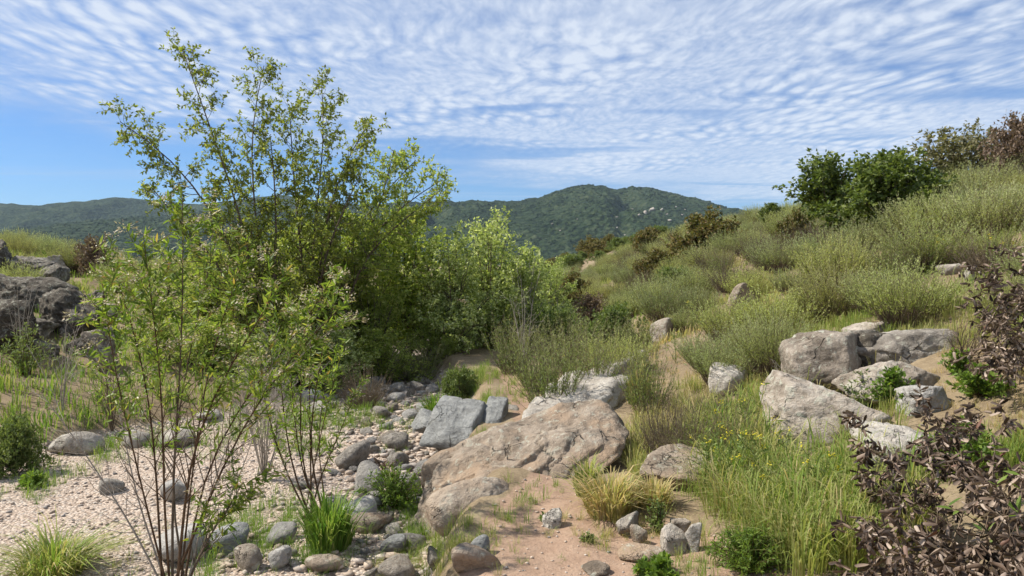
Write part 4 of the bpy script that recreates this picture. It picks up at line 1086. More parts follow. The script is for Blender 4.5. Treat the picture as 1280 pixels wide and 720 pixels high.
def scatter_sage():
    r = RS(31); n = 0
    for _ in range(6000):
        if n >= 330: break
        y = 6.2 + 40 * r.rand() ** 1.5; x = 2.0 + r.rand() * (10.5)
        if x / y > .78: continue
        s = r.uniform(.55, 1.15) * (1 if y > 9 else .85)
        if is_bare(x, y): continue
        if any((x - a) ** 2 + (y - b) ** 2 < (.62 * (c + .5 * s)) ** 2 for a, b, c in PLACED): continue
        if rock_hidden(x, y, .5 * s, .75 * s): continue
        k = r.rand()
        sz = 'large' if s > .95 else 'mid sized' if s > .75 else 'small'; nr = nearest(x, y, HILL_MARKS)
        if k < .70: feather('sagebrush', '%s feathery grey green sagebrush %s' % (sz, nr), sage[r.randint(4)], x, y, s, r.rand() * 6.3, '%s sagebrush %s' % (sz, nr))
        elif k < .90: feather('dry_shrub', '%s dry brown shrub %s' % (sz, nr), drys[r.randint(2)], x, y, s, r.rand() * 6.3, '%s dry shrubs %s' % (sz, nr))
        else: feather('broom_shrub', '%s thin stemmed green shrub %s' % (sz, nr), reed[r.randint(2)], x, y, s * .8, r.rand() * 6.3, '%s thin green shrubs %s' % (sz, nr))
        n += 1
    n = 0
    for _ in range(4000):                                           # far bank
        if n >= 70: break
        y = 9.5 + 22 * r.rand(); x = -4.4 - r.rand() * 16
        if x / y < -.8 or x > creek_l(y) - .6: continue
        s = r.uniform(.6, 1.2) * (1.25 if y > 14 else .7)
        if y < 13 and x > -6.5 and r.rand() < .6: continue
        if any((x - a) ** 2 + (y - b) ** 2 < (.5 * (c + .5 * s)) ** 2 for a, b, c in PLACED): continue
        if rock_hidden(x, y, .5 * s, .75 * s): continue
        sz = 'large' if s > 1.1 else 'small'; nr = nearest(x, y, BANK_MARKS); feather('sagebrush', '%s soft green sagebrush %s' % (sz, nr), sage[r.randint(4)], x, y, s, r.rand() * 6.3, '%s sagebrush %s' % (sz, nr)); n += 1
    n = 0
    for _ in range(3000):                                           # valley floor and far slope
        if n >= 90: break
        y = 22 + 75 * r.rand() ** 1.3; x = -10 + r.rand() * 21
        if any((x - a) ** 2 + (y - b) ** 2 < 1.2 for a, b, c in PLACED): continue
        m, bw, lab = [(green[0], 1.0, 'green'), (green[1], 1.0, 'green'), (olive[1], 1.1, 'olive brown')][r.randint(3)]
        s = r.uniform(.6, 1.3)
        make_tree('chaparral_bush', '%s %s chaparral bush %s' % ('big' if s > .95 else 'small', lab, nearest(x, y, FAR_MARKS)), 'bush', (x, y, float(gz(x, y)) - .03), m[0], m[1], '%s %s chaparral bushes %s' % ('big' if s > .95 else 'small', lab, nearest(x, y, FAR_MARKS)), r.rand() * 6.3, (s, s, s * .8), ('stems', 'foliage'))
        PLACED.append((x, y, s)); n += 1
scatter_sage()

# ------------------------------------------------------------------ grass
def tuft_tpl(seed, n, spread=.5, curl=.5, w=.012, rad=.25, head=False):
    """blades of unit height; returns verts, tris, blade id per vertex"""
    r = RS(seed)
    a = r.rand(n) * 6.283; q = np.sqrt(r.rand(n)); b = np.stack([np.cos(a), np.sin(a), np.zeros(n)], -1) * (q * rad)[:, None]
    o = np.stack([np.cos(a + r.normal(size=n) * .6), np.sin(a + r.normal(size=n) * .6), np.zeros(n)], -1)
    H = (r.uniform(.45, 1.05, n) * (1 - .45 * q * q))[:, None]
    lean = (r.uniform(.1, 1, n) * (.35 + .8 * q) * spread)[:, None]; side = np.stack([-o[:, 1], o[:, 0], np.zeros(n)], -1)
    Z = np.array([0, 0, 1.0])
    m1 = b + (o * lean * .35 + Z * .55) * H; m2 = b + (o * lean * (.8 + .2 * curl) + Z * (.92 - .12 * curl)) * H; tp = b + (o * lean * (1.1 + curl) + Z * (1.02 - .42 * curl * r.rand(n)[:, None])) * H
    V = np.stack([b - side * w, b + side * w, m1 - side * w * .9, m1 + side * w * .9, m2 - side * w * .6, m2 + side * w * .6, tp], 1)
    f = np.array([[0, 1, 3], [0, 3, 2], [2, 3, 5], [2, 5, 4], [4, 5, 6]])
    T = (f[None] + (np.arange(n) * 7)[:, None, None]).reshape(-1, 3)
    return V.reshape(-1, 3), T, np.repeat(r.uniform(-.12, .12, n), 7)

TUFT = [tuft_tpl(800 + k, 17, .55, .4, .011, .28) for k in range(4)]
TUFTF = [tuft_tpl(805 + k, 8, .6, .4, .022, .30) for k in range(4)]
TUFTN = [tuft_tpl(810 + k, 20, .7, .8, .008, .22) for k in range(4)]

def grass_mesh(name, tpls, x, y, s, tint, seed, wide=1.0, z=None):
    r = RS(seed); VV, TT, AA = [], [], []; off = 0
    z = gz(x, y) if z is None else z
    for k, (v, t, j) in enumerate(tpls):
        m = np.arange(len(x)) % len(tpls) == k
        c = m.sum(); a = r.rand(c) * 6.3
        R = np.zeros((c, 3, 3)); R[:, 0, 0] = np.cos(a); R[:, 0, 1] = -np.sin(a); R[:, 1, 0] = np.sin(a); R[:, 1, 1] = np.cos(a); R[:, 2, 2] = 1
        R[:, :2] *= wide
        V = np.einsum('nij,kj->nki', R, v) * s[m][:, None, None] + np.stack([x[m], y[m], z[m] - .01], -1)[:, None]
        TT.append((t[None] + (np.arange(c) * len(v))[:, None, None]).reshape(-1, 3) + off); off += c * len(v)
        VV.append(V.reshape(-1, 3)); AA.append((tint[m][:, None] + j[None]).ravel())
    return mesh(name, np.concatenate(VV), np.concatenate(TT), M['grass'], {'tint': np.clip(np.concatenate(AA), 0, 1)})

def clear_of_rocks(x, y, pad=.0):
    ok = np.ones(len(x), bool)
    for a, b, c in FOOT[:75]:
        if c > .12: ok &= ~((y < b) & (y > b - c - .55) & (np.abs(x / y - a / b) * b < c * .9) & (np.arange(len(x)) % 5 > 0))
    for a, b, c in FOOT[:75]: ok &= (x - a) ** 2 + (y - b) ** 2 > (c * .8 + pad) ** 2
    return ok

def wild_grass():
    r = RS(55)
    # hillside
    n = 17000
    y = 4.2 + 36 * r.rand(n) ** 1.9; x = .9 + (y * .78 - .9) * r.rand(n); x = np.where(x > 12, 12 * r.rand(n), x)
    zz, sd, gr = land(x, y)
    patch = fbm(xyz(x * .5, y * .5), 3, 61)
    bare = np.array([is_bare(a, b) for a, b in zip(x, y)])
    ok = (sd < .25) & (gr < .2) & (x > .6) & clear_of_rocks(x, y) & (r.rand(n) < np.where(bare, .5, .95)) & (patch > -.55)
    ok &= ~((x < 1.9) & (y > 6.5) & (y < 10) & (r.rand(n) < .5))
    x, y, patch, bare = x[ok], y[ok], patch[ok], bare[ok]
    s = r.uniform(.09, .23, len(x)) * (1 + .02 * y) * np.where(bare, .45, 1)
    tint = np.clip(.54 + .30 * patch + r.normal(size=len(x)) * .1 + np.where(bare, .3, 0), .1, .98)
    for far, lab in ((False, 'wild green and straw coloured grass on the lower hillside round the outcrop'), (True, 'wild grass between the shrubs high on the hillside')):
        q = (y > 9.5) == far
        o = obj('grass', grass_mesh('hill_grass', TUFTF if far else TUFT, x[q], y[q], s[q], tint[q], 1)); tag(o, lab, 'grass', None, 'stuff')
    # far bank and valley floor
    n = 6500
    y = 7.6 + 20 * r.rand(n) ** 1.4; x = -y * .78 + (y * .78 + 2.0) * r.rand(n)
    zz, sd, gr = land(x, y)
    ok = (gr < .35) & (sd < .3) & (x < np.where(y < 14, creek_l(y) + .25, 3)) & clear_of_rocks(x, y)
    x, y = x[ok], y[ok]; p = fbm(xyz(x * .6, y * .6), 3, 62)
    s = r.uniform(.12, .32, len(x)) * (1 + .015 * y)
    tint = np.clip(.36 + .2 * p + r.normal(size=len(x)) * .08, .08, .9)
    o = obj('grass', grass_mesh('bank_grass', TUFTF, x, y, s, tint, 2)); tag(o, 'wild green grass covering the far bank of the creek', 'grass', None, 'stuff')
    # green fringes along the creek and round the boulders: px, py, spread px, count, height m, tint
    PX = [(590, 482, 16, 70, .16, .4), (605, 505, 10, 40, .13, .4), (580, 500, 10, 40, .14, .35), (600, 468, 18, 60, .2, .4), (660, 520, 12, 30, .14, .45), (400, 700, 30, 70, .14, .2), (70, 715, 46, 80, .1, .5), (760, 655, 36, 70, .1, .7), (810, 642, 40, 70, .1, .7), (740, 630, 20, 40, .12, .55), (640, 500, 16, 24, .16, .4), (610, 500, 12, 20, .14, .35), (650, 480, 16, 24, .18, .4), (585, 600, 10, 30, .12, .45), (600, 580, 10, 30, .12, .45), (620, 560, 8, 24, .11, .5), (600, 545, 6, 14, .1, .4), (530, 690, 22, 60, .13, .4), (515, 640, 14, 50, .15, .22), (535, 625, 12, 50, .15, .25), (560, 670, 18, 50, .12, .4), (580, 665, 18, 40, .12, .5), (545, 655, 16, 60, .16, .2), (520, 668, 14, 40, .15, .25), (575, 612, 14, 30, .14, .3), (640, 585, 14, 24, .12, .42), (652, 560, 12, 20, .12, .45),
          (600, 660, 18, 40, .12, .45), (635, 640, 16, 40, .13, .35), (665, 625, 16, 40, .15, .3), (700, 612, 18, 36, .13, .35), (570, 690, 26, 60, .10, .55), (500, 705, 20, 40, .09, .55), (620, 665, 20, 30, .1, .6),
          (330, 640, 26, 40, .15, .25), (300, 650, 24, 30, .14, .3), (345, 670, 26, 60, .15, .28), (270, 700, 40, 70, .16, .3), (250, 720, 40, 60, .18, .28), (380, 560, 20, 30, .2, .3),
          (470, 520, 26, 40, .2, .3), (430, 530, 20, 40, .2, .28), (380, 525, 30, 60, .25, .3), (520, 535, 18, 36, .16, .25), (500, 555, 16, 20, .12, .3), (610, 522, 14, 14, .14, .3), (600, 575, 6, 8, .1, .25), (598, 540, 5, 8, .1, .25),
          (150, 560, 30, 60, .2, .3), (110, 575, 14, 16, .14, .3), (200, 555, 30, 50, .18, .3), (60, 600, 24, 30, .18, .3), (280, 545, 30, 60, .22, .3), (50, 620, 14, 14, .12, .25),
          (470, 660, 10, 16, .12, .2), (440, 668, 16, 24, .16, .2), (760, 690, 6, 5, .06, .3), (690, 665, 6, 5, .06, .25), (705, 700, 5, 3, .05, .3), (655, 705, 5, 4, .06, .3),
          (840, 712, 26, 20, .09, .4), (870, 716, 24, 24, .12, .35), (905, 640, 24, 30, .2, .5), (880, 615, 20, 30, .2, .5)]
    X, Y, S, T = [], [], [], []
    for px, py, sp, c, h, t in PX:
        b = ground_at(px, py); k = b[1] / F
        X.append(b[0] + r.normal(size=c) * sp * k); Y.append(b[1] + r.normal(size=c) * sp * k * 1.6); S.append(h * r.uniform(.6, 1.25, c)); T.append(t + r.normal(size=c) * .07)
    X, Y, S, T = map(np.concatenate, (X, Y, S, T)); ok = clear_of_rocks(X, Y, -.02)
    o = obj('grass', grass_mesh('creek_grass', TUFTN, X[ok], Y[ok], S[ok], np.clip(T[ok], .03, 1), 3)); tag(o, 'short bright grass fringing the creek stones and the tan boulders', 'grass', None, 'stuff')
    # wild oats on the lower slope
    n = 900
    x = r.uniform(1.25, 2.5, n); y = r.uniform(3.6, 6.6, n)
    ok = clear_of_rocks(x, y) & (x / y < .56) & (x / y > .24) & (land(x, y)[1] < .2); x, y = x[ok], y[ok]
    o = obj('wild_oats', grass_mesh('wild_oats', TUFTN, x, y, r.uniform(.28, .5, len(x)), np.clip(.53 + r.normal(size=len(x)) * .13, .1, .9), 4)); tag(o, 'tall arching wild oat grass below the hillside outcrop', 'grass', None, 'stuff')
    # straw litter on bare earth of the slope
wild_grass()

def clump(name, label, px, py, w, h, tint, seed, blades=420, spread=.55, curl=.6, bw=.005, jitter=.24, cat='grass clump'):
    b = ground_at(px, py); k = b[1] / F; W, H = w * k, h * k
    v, t, j = tuft_tpl(seed, blades, spread * W / max(H, .01) * .62, curl, bw / H, W / H * .22)
    r = RS(seed)
    tt = np.clip(tint + j * jitter / .12 + np.repeat(r.normal(size=blades) * .09, 7), 0, 1)
    me = mesh(name, v * H, t, M['grass'], {'tint': tt})
    o = obj(name, me, None, (b[0], b[1] + W * .2, float(gz(b[0], b[1] + W * .2)) - .015), None)
    return tag(o, label, cat)
clump('grass_clump', 'vivid green grass clump at foot of the reddish stemmed shrub', 405, 694, 124, 88, .2, 901, 620)
clump('grass_clump', 'weeping grey green grass clump on the gravel by the tallest shrub', 45, 735, 170, 72, .5, 902, 700, .8, .9, .004)
clump('grass_clump', 'rounded green tuft with grey tips behind the slate blocks', 542, 528, 54, 46, .2, 903, 420, .7, .8)
clump('grass_clump', 'straw yellow dry grass clump at the end of the sandy trail', 765, 652, 120, 72, .82, 904, 560, .7, .6, .005)
clump('grass_clump', 'green and yellow grass clump against the overhang of largest boulder', 735, 622, 62, 62, .5, 905, 300, .6, .6, .005)
clump('grass_clump', 'straw yellow grass clump under the dry shrub', 820, 640, 90, 50, .80, 906, 360, .6, .6, .005)
clump('grass_clump', 'pale yellow green grass clump on the bare eroded bank', 800, 505, 60, 62, .62, 907, 300, .5, .5, .006)
clump('grass_clump', 'dark green grass clump at the mouth of the slate hollow', 566, 574, 26, 16, .1, 908, 90, .6, .6, .005)

# leafy low plants
def leafy_plant(name, label, px, py, w, h, mat, seed, n=70, size=.04, width=.4, tpl=LEAF2, stem='stem', cat='plant', per=24):
    b = ground_at(px, py); k = b[1] / F; W, H = w * k / 2, h * k
    r = RS(seed); ps = []
    for q in range(n):
        a = r.rand() * 6.283; e = r.uniform(.15, 1.5)
        tip = np.array([math.cos(a) * W * math.cos(e), math.sin(a) * W * math.cos(e), H * (.15 + .85 * math.sin(e)) * r.uniform(.75, 1.05)])
        ps.append((resample([np.array([math.cos(a), math.sin(a), 0]) * W * .15 * r.rand(), tip * np.array([.4, .4, .6]), tip], 5), np.linspace(.003, .0012, 5)))
    tv, tq = tubes(ps, 3)
    P, D = along_paths(r, ps, per / max(H, .05), .15)
    V, T, A = realize(tpl, frames(r, D, size, width, .4, .05, .5), P, r.rand(len(P)) * .9)
    t = thing(name, label, cat, (b[0], b[1] + W * .4, float(gz(b[0], b[1] + W * .4)) - .01))
    obj('stems', mesh(name, tv, tq, M[stem]), t); obj('foliage', mesh(name, V, T, M[mat], A), t)
    return t
leafy_plant('leafy_plant', 'bushy bright green plant beside the round pale grey boulder', 490, 640, 112, 58, 'bright', 921, 110, .035, .4)
leafy_plant('leafy_plant', 'lush bright green feathery plant below the wild oats', 945, 724, 116, 62, 'bright', 922, 170, .03, .2, per=44)
leafy_plant('leafy_plant', 'small green plant between stones at sandy pocket', 824, 668, 34, 52, 'green_bush', 923, 36, .03, .4)
leafy_plant('leafy_plant', 'green leafy plant under the overhanging outcrop boulder', 1125, 512, 66, 50, 'bright', 924, 60, .045, .5)
leafy_plant('leafy_plant', 'dark leafy plant at foot of the tall angular boulder', 1082, 512, 60, 48, 'green_bush', 925, 70, .035, .4)
leafy_plant('leafy_plant', 'light green leafy plant on bare slope above the dead leaves', 1235, 500, 80, 42, 'bright', 926, 60, .045, .5)
leafy_plant('leafy_plant', 'light green leafy plant beside the smooth grey outcrop rock', 1200, 470, 40, 36, 'bright', 927, 36, .04, .5)
leafy_plant('leafy_plant', 'yellow green weeds behind the fallen dead leaves', 1215, 590, 110, 62, 'bright', 928, 110, .04, .4)
leafy_plant('leafy_plant', 'tiny weed growing in the middle of sandy trail', 736, 680, 22, 12, 'green_bush', 929, 14, .02, .5)
leafy_plant('leafy_plant', 'tiny weed near tip of the lone pale stone', 680, 655, 16, 14, 'green_bush', 930, 12, .02, .5)
leafy_plant('leafy_plant', 'broad leaved weed at the bottom edge of sandy pocket', 826, 724, 60, 22, 'bright', 931, 26, .04, .6)
leafy_plant('leafy_plant', 'small leafy weed at dark edge of the gravel flat', 38, 612, 30, 26, 'bright', 932, 26, .05, .5)
leafy_plant('leafy_plant', 'yellow flowering plant in front of the bank outcrop', 22, 470, 80, 66, 'reed', 933, 80, .05, .3)

# mustard in flower
def mustard():
    r = RS(77)
    def build(seed):
        r = RS(seed); ps, tips = [], []
        for k in range(4):
            d = np.array([r.normal() * .25, r.normal() * .25, 1.0]); p = wander(r, np.zeros(3), d, r.uniform(.4, .62), 7, .07, .03)
            ps.append((p, np.linspace(.004, .002, 7))); tips.append(p[-1])
            for q in range(3):
                i = r.randint(3, 6); c = wander(r, p[i], np.array([r.normal(), r.normal(), 1.2]), r.uniform(.08, .18), 4, .1, .06)
                ps.append((c, np.linspace(.0025, .0015, 4))); tips.append(c[-1])
        tv, tq = tubes(ps, 3)
        P, D = along_paths(r, ps, 22, .05)
        V, T, A = realize(LANCE, frames(r, D, .055, .22, .4, .1, .5), P, r.rand(len(P)) * .9)
        return mesh('mustard_stems', tv, tq, M['reedstem']), mesh('mustard_leaves', V, T, M['reed'], A), tips
    M['reedstem'] = bark_material('green_stem', (.09, .13, .03), (.14, .18, .05), 40)
    var = [build(950 + k) for k in range(3)]
    c = r.normal(size=(9, 3)) * .010
    fv, ft, fa = realize(LEAF2, frames(r, r.normal(size=(9, 3)) + np.array([0, 0, .6]), .016, .9, .5, 0, .5), c, r.rand(9))
    flower = mesh('mustard_flower', fv, ft, M['yellow'], fa)
    spots = [(905, 610), (925, 600), (948, 612), (880, 606), (965, 600), (935, 640), (1010, 630), (870, 585), (940, 560)]
    far = [(845, 440), (700, 470), (1160, 330), (930, 420), (1240, 330), (870, 420), (760, 460)]
    MU = [(n,) + tuple(ground_at(px, py)[:2]) for n, px, py in [('beside the dry shrubs', 880, 600), ('below the long lichened slab', 990, 590), ('by the lush feathery plant', 960, 670), ('behind the upright wedge stone', 880, 650), ('halfway to the outcrop', 935, 600)]]
    for k, (px, py) in enumerate(spots + far):
        b = ground_at(px, py + 14); v = var[k % 3]
        nearby = k < len(spots)
        lab = 'yellow flowering mustard plant among wild oats ' + nearest(b[0], b[1], MU) if nearby else 'yellow flowering mustard plant %s' % nearest(b[0], b[1], HILL_MARKS)
        t = thing('mustard_plant', lab, 'plant', tuple(b), r.rand() * 6.3, lab.replace(' plant', ' plants'), r.uniform(.75, 1.05))
        obj('stems', v[0], t); obj('leaves', v[1], t)
        for q, tp in enumerate(v[2]):
            if q % 4 == k % 4: obj('flower', flower, t, tuple(tp), (0, 0, q * 1.3))
mustard()

# ------------------------------------------------------------------ shrubs close to the camera, with single leaves
def leaf_objects(root, tpls, mat, mats, locs, limit=300, name='leaf', rest='foliage'):
    """the leaves that show largest are parts of their own, the rest one mass"""
    order = np.argsort(locs[:, 1] + np.asarray(root.location)[1])          # nearest first
    r = RS(5); shared = [mesh(name, t[0], t[1], mat, None, True) for t in tpls]
    for n, k in enumerate(order[:limit]):
        o = obj(name, shared[n % len(shared)], root)
        A = mats[k]; sc = np.linalg.norm(A, axis=0)
        o.location = locs[k]; o.rotation_mode = 'QUATERNION'
        Rm = A / sc; o.rotation_quaternion = Matrix(Rm.tolist()).to_quaternion(); o.scale = sc
    k = order[limit:]
    if len(k):
        V, T, A = realize(tpls[0], mats[k], locs[k], r.rand(len(k)))
        o = obj(rest, mesh(rest, V, T, mat, A, True), root); o['kind'] = 'stuff'

def shrub_near(name, label, d, base_px, stems, leaf_mat, stem_mat, seed, leaf, twig, leafy_from=.45, limit=300, flowers=0, r0=.011, tpls=(LANCE,), cat='shrub'):
    b = ground_at(*base_px) if d is None else None
    if b is None:
        x = (base_px[0] - 640) / F * d; b = np.array([x, d, float(gz(x, d))])
    root = thing(name, label, cat, tuple(b - np.array([0, 0, .02])))
    r = RS(seed); P, D, tips = [], [], []
    smats = stem_mat if isinstance(stem_mat, list) else [stem_mat]
    for k, st in enumerate(stems):
        bare = st[0] == 'bare'
        pts = st[1:] if bare else st
        w = np.array([at(px, py, b[1] + dd) for px, py, dd in pts])
        w = np.concatenate([[b + np.array([r.normal() * .05, r.normal() * .05, 0])], w]) - b
        p = resample(w, 10)
        rr = r0 * r.uniform(.65, 1.0) * (.7 if bare else 1)
        paths = [(p, np.linspace(rr, rr * .25, 10))]
        al, last = grow(r, [(p, rr, rr * .25)], twig)
        paths = al
        v, q = tubes([(a, np.maximum(c, .0012)) for a, c in paths], 5)
        obj('stem', mesh('stem', v, q, M[smats[k % len(smats)] if not bare else 'dead_twig'], None, True), root)
        if bare: continue
        pp, dd_ = along_paths(r, last + [(p[5:], None)], leaf['per_m'])
        s0 = np.linalg.norm(w[-1]) * leafy_from
        ok = pp[:, 2] > s0 * r.uniform(.75, 1.2, len(pp)) * (w[-1, 2] / max(np.linalg.norm(w[-1]), .01))
        P.append(pp[ok]); D.append(dd_[ok]); tips += [a[-1] for a, _ in last if a[-1, 2] > s0]
    P, D = np.concatenate(P), np.concatenate(D)
    m = frames(r, D, leaf['size'], leaf['width'], leaf.get('spread', .45), leaf.get('droop', .1), leaf.get('flat', .5))
    leaf_objects(root, list(tpls), M[leaf_mat], m, P, limit)
    if flowers:
        n = 34; c = r.normal(size=(n, 3)) * np.array([.021, .021, .016])
        fv, ft, fa = realize(LEAF2, frames(r, unit(c), .017, .5, .4, 0, .5), c, r.rand(n))
        fm = mesh('flower_cluster', fv, ft, M['straw_flower'], fa)
        for k in r.permutation(len(tips))[:flowers]:
            obj('flower_cluster', fm, root, tuple(tips[k]), (0, 0, r.rand() * 6.3), r.uniform(.7, 1.3))['kind'] = 'stuff'
    return root
MT_ = [dict(n=30, len=(.16, .40), ang=40, start=.32, wob=.12, up=.06, rr=.5, taper=.3, pts=5)]
shrub_near('mulefat_shrub', 'tallest leafy shrub with fan of brown stems and cream flower tufts', 4.35, (215, 722), [
    ('bare', (170, 660, .05), (95, 545, .1), (50, 485, .1)),
    [(196, 600, .1), (188, 480, .1), (160, 380, .1), (135, 310, .1)],
    [(214, 600, 0), (226, 460, 0), (230, 340, -.05), (228, 245, -.05)],
    [(238, 600, .1), (258, 450, .2), (292, 350, .2), (312, 300, .2)],
    [(268, 600, 0), (315, 500, .1), (372, 430, .15), (425, 380, .2)],
    [(262, 660, -.05), (292, 625, -.05), (304, 598, -.05)],
    [(180, 620, -.1), (158, 520, -.2), (135, 430, -.3), (128, 350, -.3)],
    [(250, 580, .3), (320, 470, .4), (395, 390, .5), (415, 345, .5)],
    [(206, 600, .3), (240, 420, .4), (262, 320, .4), (275, 275, .4)],
    [(238, 540, -.2), (300, 430, -.3), (345, 360, -.3)],
    [(203, 620, -.2), (205, 480, -.25), (190, 380, -.3), (180, 300, -.3)],
    ('bare', (262, 600, .2), (300, 500, .3), (390, 430, .4), (430, 395, .4)),
    ('bare', (160, 590, .1), (150, 480, .2), (118, 440, .3)),
    ('bare', (300, 600, .3), (330, 500, .5), (345, 420, .6)),
    ], 'mulefat', ['stem', 'stem', 'bark'], 61, dict(size=.06, width=.25, per_m=100, spread=.6, droop=.1), MT_, .66, 300, 190)
shrub_near('mulefat_shrub', 'thin reddish stemmed shrub rising from the vivid green grass clump', 5.95, (388, 655), [
    [(362, 580, 0), (352, 490, .1), (345, 400, .1)], [(372, 570, .1), (378, 470, .2), (372, 385, .2)], [(384, 560, 0), (396, 470, 0), (410, 400, 0)],
    [(392, 580, -.1), (412, 490, -.15), (432, 420, -.2)], [(400, 590, .1), (425, 540, .2), (446, 480, .3)], [(376, 590, -.15), (366, 500, -.2), (360, 430, -.2)],
    [(388, 560, .2), (386, 460, .3), (392, 370, .3)], [(358, 590, .1), (338, 530, .1), (325, 470, .1)], [(396, 560, .3), (404, 480, .3), (420, 440, .4)]],
    'mulefat', 'stem', 62, dict(size=.065, width=.22, per_m=85, spread=.5, droop=.05), [dict(n=9, len=(.15, .32), ang=32, start=.3, wob=.1, up=.08, rr=.5, taper=.3, pts=4)], .3, 240, 14, .010)

def bare_shrub(name, label, px, py, w, h, seed, mat='dead_twig', n=9, d=None):
    b = ground_at(px, py) if d is None else at(px, py, d); k = b[1] / F; r = RS(seed)
    L = []
    for q in range(n):
        a = r.rand() * 6.283; tip = np.array([math.cos(a) * w * k / 2 * r.rand(), math.sin(a) * w * k / 2 * r.rand(), h * k * r.uniform(.55, 1.0)])
        L.append((resample([np.zeros(3), tip * np.array([.3, .3, .5]) + r.normal(size=3) * .03, tip], 8), .006, .002))
    al, last = grow(r, L, [dict(n=5, len=(.12 * h * k, .4 * h * k), ang=38, start=.3, wob=.2, up=.03, rr=.6, pts=5), dict(n=2, len=(.05 * h * k, .15 * h * k), ang=40, start=.3, wob=.2, up=.0, rr=.6, pts=3)])
    v, q = tubes([(a, np.maximum(c, .0012)) for a, c in al], 4)
    return tag(obj(name, mesh(name, v, q, M[mat], None, True), None, tuple(b - np.array([0, 0, .03]))), label, 'dead shrub')
bare_shrub('dead_shrub', 'bleached dead twigs on the far bank before the rock outcrop', 78, 520, 120, 150, 71)
bare_shrub('dead_shrub', 'grey tangle of dead twigs beside pointed bank rock', 140, 540, 110, 110, 72, 'dry_stem', 16)
bare_shrub('dead_shrub', 'bleached upright dead twigs in the corner before the bank outcrop', 26, 450, 60, 110, 73)
bare_shrub('dead_shrub', 'pale dead snag below the olive shrub on hillside', 1006, 318, 50, 52, 74, n=6)
bare_shrub('dead_shrub', 'grey bare twigs behind the reddish stemmed shrub', 345, 560, 110, 120, 75, n=14)
bare_shrub('dead_shrub', 'whitish dead stems at the edge of the willow thicket', 655, 470, 40, 130, 76, n=6)
bare_shrub('dead_shrub', 'pale dead stems beside dark brown bare shrub', 700, 430, 50, 70, 77, n=6)
bare_shrub('dead_shrub', 'tangle of dead grey twigs under the fresh green sagebrush', 985, 485, 60, 40, 78, n=12)
bare_shrub('dead_shrub', 'dead brown twigs under the upper dead leaved shrub', 1205, 455, 90, 60, 79, 'dry_stem', 18)
bare_shrub('dead_shrub', 'pale grey bare twigs among the stems of the tallest leafy shrub', 330, 600, 170, 190, 91, n=22)
bare_shrub('driftwood', 'dark twisted driftwood lump lying on creek stones', 482, 590, 40, 24, 80, 'stem', 10)

# shrubs whose leaves have died and curled
def curled(seed, bend=1.6, roll=1.1, n=5):
    r = RS(seed); V, T = [], []
    for i in range(n):
        t = i / (n - 1); w = math.sin(math.pi * min(max(t, .04), .97)) ** .7 * .5
        a = bend * t; y, z = math.sin(a) / bend, (1 - math.cos(a)) / bend
        for sx in (-1, 0, 1):
            cr = roll * w * 1.2
            V.append((sx * w * math.cos(cr * .8) + .12 * math.sin(5 * t + seed), y, z * (1.6) + (abs(sx) * w * math.sin(cr) * 1.3)))
    for i in range(n - 1):
        for s in (0, 1):
            a = i * 3 + s
            T += [(a, a + 1, a + 4), (a, a + 4, a + 3)]
    return np.array(V, float), np.array(T)
CURL = [curled(1, 1.5, 1.2), curled(2, .8, 1.4), curled(3, 2.2, .9), curled(4, -1.2, 1.1)]
DT = [dict(n=7, len=(.14, .3), ang=45, start=.25, wob=.2, up=-.03, rr=.6, taper=.3, pts=5), dict(n=4, len=(.06, .14), ang=50, start=.2, wob=.2, up=-.06, rr=.6, pts=3)]
DL = dict(size=.067, width=.30, per_m=130, spread=.7, droop=.7, flat=.2)
shrub_near('dead_leaved_shrub', 'low dead shrub hung with curled brown leaves beside the wild oats', 3.25, (1215, 735), [
    [(1160, 640, .2), (1110, 560, .5), (1090, 545, .6)], [(1180, 620, .3), (1150, 540, .6), (1160, 510, .7)], [(1215, 620, .2), (1200, 560, .5), (1195, 530, .6)], [(1240, 640, .1), (1240, 580, .3), (1245, 545, .4)],
    [(1260, 640, -.1), (1275, 600, -.1), (1290, 580, 0)], [(1150, 690, 0), (1100, 660, .1), (1075, 640, .2)], [(1150, 710, -.2), (1105, 705, -.2), (1085, 700, -.2)], [(1200, 690, -.3), (1190, 670, -.4), (1170, 680, -.4)],
    [(1250, 690, -.4), (1265, 660, -.5), (1275, 640, -.5)], [(1270, 710, -.3), (1300, 690, -.4), (1320, 680, -.4)], [(1190, 720, -.3), (1150, 730, -.4), (1120, 735, -.5)], [(1230, 720, -.4), (1240, 705, -.5), (1260, 720, -.6)],
    [(1130, 650, .4), (1085, 600, .6), (1075, 585, .7)], [(1255, 600, .5), (1225, 575, .6), (1180, 570, .7)]],
    'dead_leaf', 'dry_stem', 63, DL, DT, .0, 300, 0, .0048, CURL)
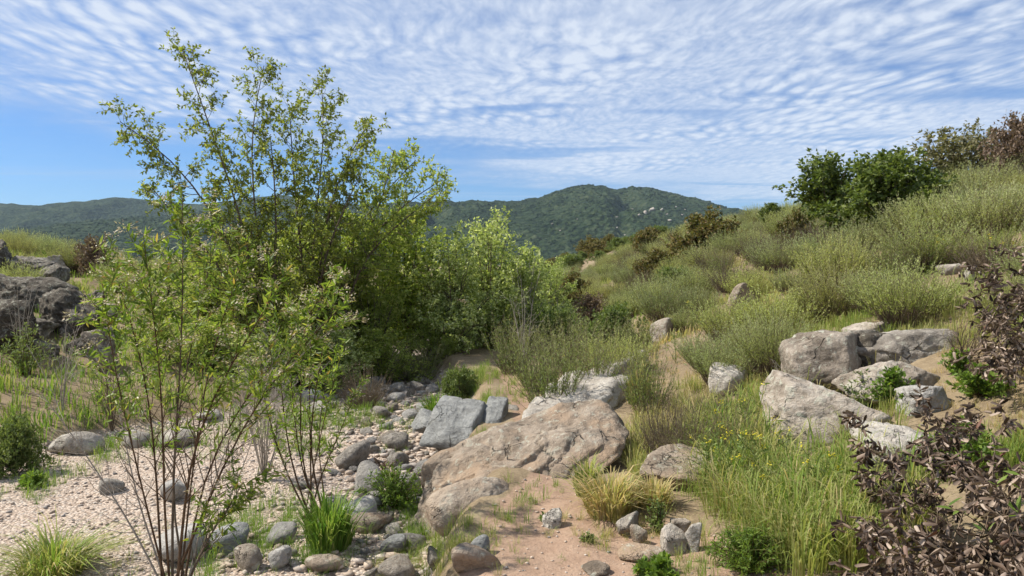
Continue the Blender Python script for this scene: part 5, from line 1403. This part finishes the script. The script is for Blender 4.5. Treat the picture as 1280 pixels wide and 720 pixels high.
shrub_near('dead_leaved_shrub', 'upper dead shrub with curled brown leaves against the hillside', None, (1285, 478), [
    [(1260, 420, 0), (1235, 380, 0), (1215, 370, 0)], [(1265, 400, .1), (1250, 350, .1), (1240, 325, .1)], [(1280, 400, 0), (1282, 340, 0), (1285, 308, 0)], [(1262, 440, -.1), (1240, 425, -.1), (1222, 425, -.1)],
    [(1270, 380, .3), (1255, 370, .4), (1230, 350, .4)], [(1290, 380, -.2), (1300, 340, -.2), (1310, 320, -.2)], [(1275, 430, -.3), (1262, 400, -.3), (1255, 385, -.3)], [(1270, 455, -.2), (1250, 450, -.3), (1235, 440, -.3)],
    [(1300, 420, -.2), (1320, 390, -.3), (1325, 360, -.3)], [(1275, 440, .2), (1250, 410, .3), (1228, 395, .3)]],
    'dead_leaf', 'dry_stem', 64, dict(DL, size=.068, per_m=80), DT, .0, 240, 0, .0048, CURL)
shrub_near('leafy_sprig', 'fresh green broad leaved sprig growing through the dead curled leaves', 2.95, (1300, 730), [
    [(1290, 650, 0), (1262, 610, 0), (1235, 600, 0)], [(1290, 640, -.1), (1280, 600, -.1), (1275, 585, -.1)], [(1260, 680, 0), (1225, 645, 0), (1195, 630, 0)]],
    'bright', 'stem', 65, dict(size=.062, width=.34, per_m=13, spread=.4, droop=.1, flat=.8), [dict(n=3, len=(.05, .12), ang=40, start=.6, wob=.1, up=.05, rr=.6, pts=4)], .0, 60, 0, .005)

# ------------------------------------------------------------------ air
def haze():
    bm = bmesh.new(); bmesh.ops.create_cube(bm, size=1.0); me = bpy.data.meshes.new('haze'); bm.to_mesh(me); bm.free()
    m = bpy.data.materials.new('thin_haze'); m.use_nodes = True; N = NT(m.node_tree)
    v = N.new('ShaderNodeVolumePrincipled'); v.inputs['Color'].default_value = (.62, .8, 1.0, 1); v.inputs['Density'].default_value = HAZE; v.inputs['Anisotropy'].default_value = 0.0
    o = N.new('ShaderNodeOutputMaterial'); N.link(v.outputs[0], o.inputs['Volume'])
    me.materials.append(m)
    zb, zt = -40.0, 330.0
    ob = obj('haze', me, None, (0, 2550, (zb + zt) / 2), None, (10400, 7300, zt - zb))
    tag(ob, 'thin blue haze in the air over the valley', 'haze', None, 'stuff')
HAZE = .00007
haze()
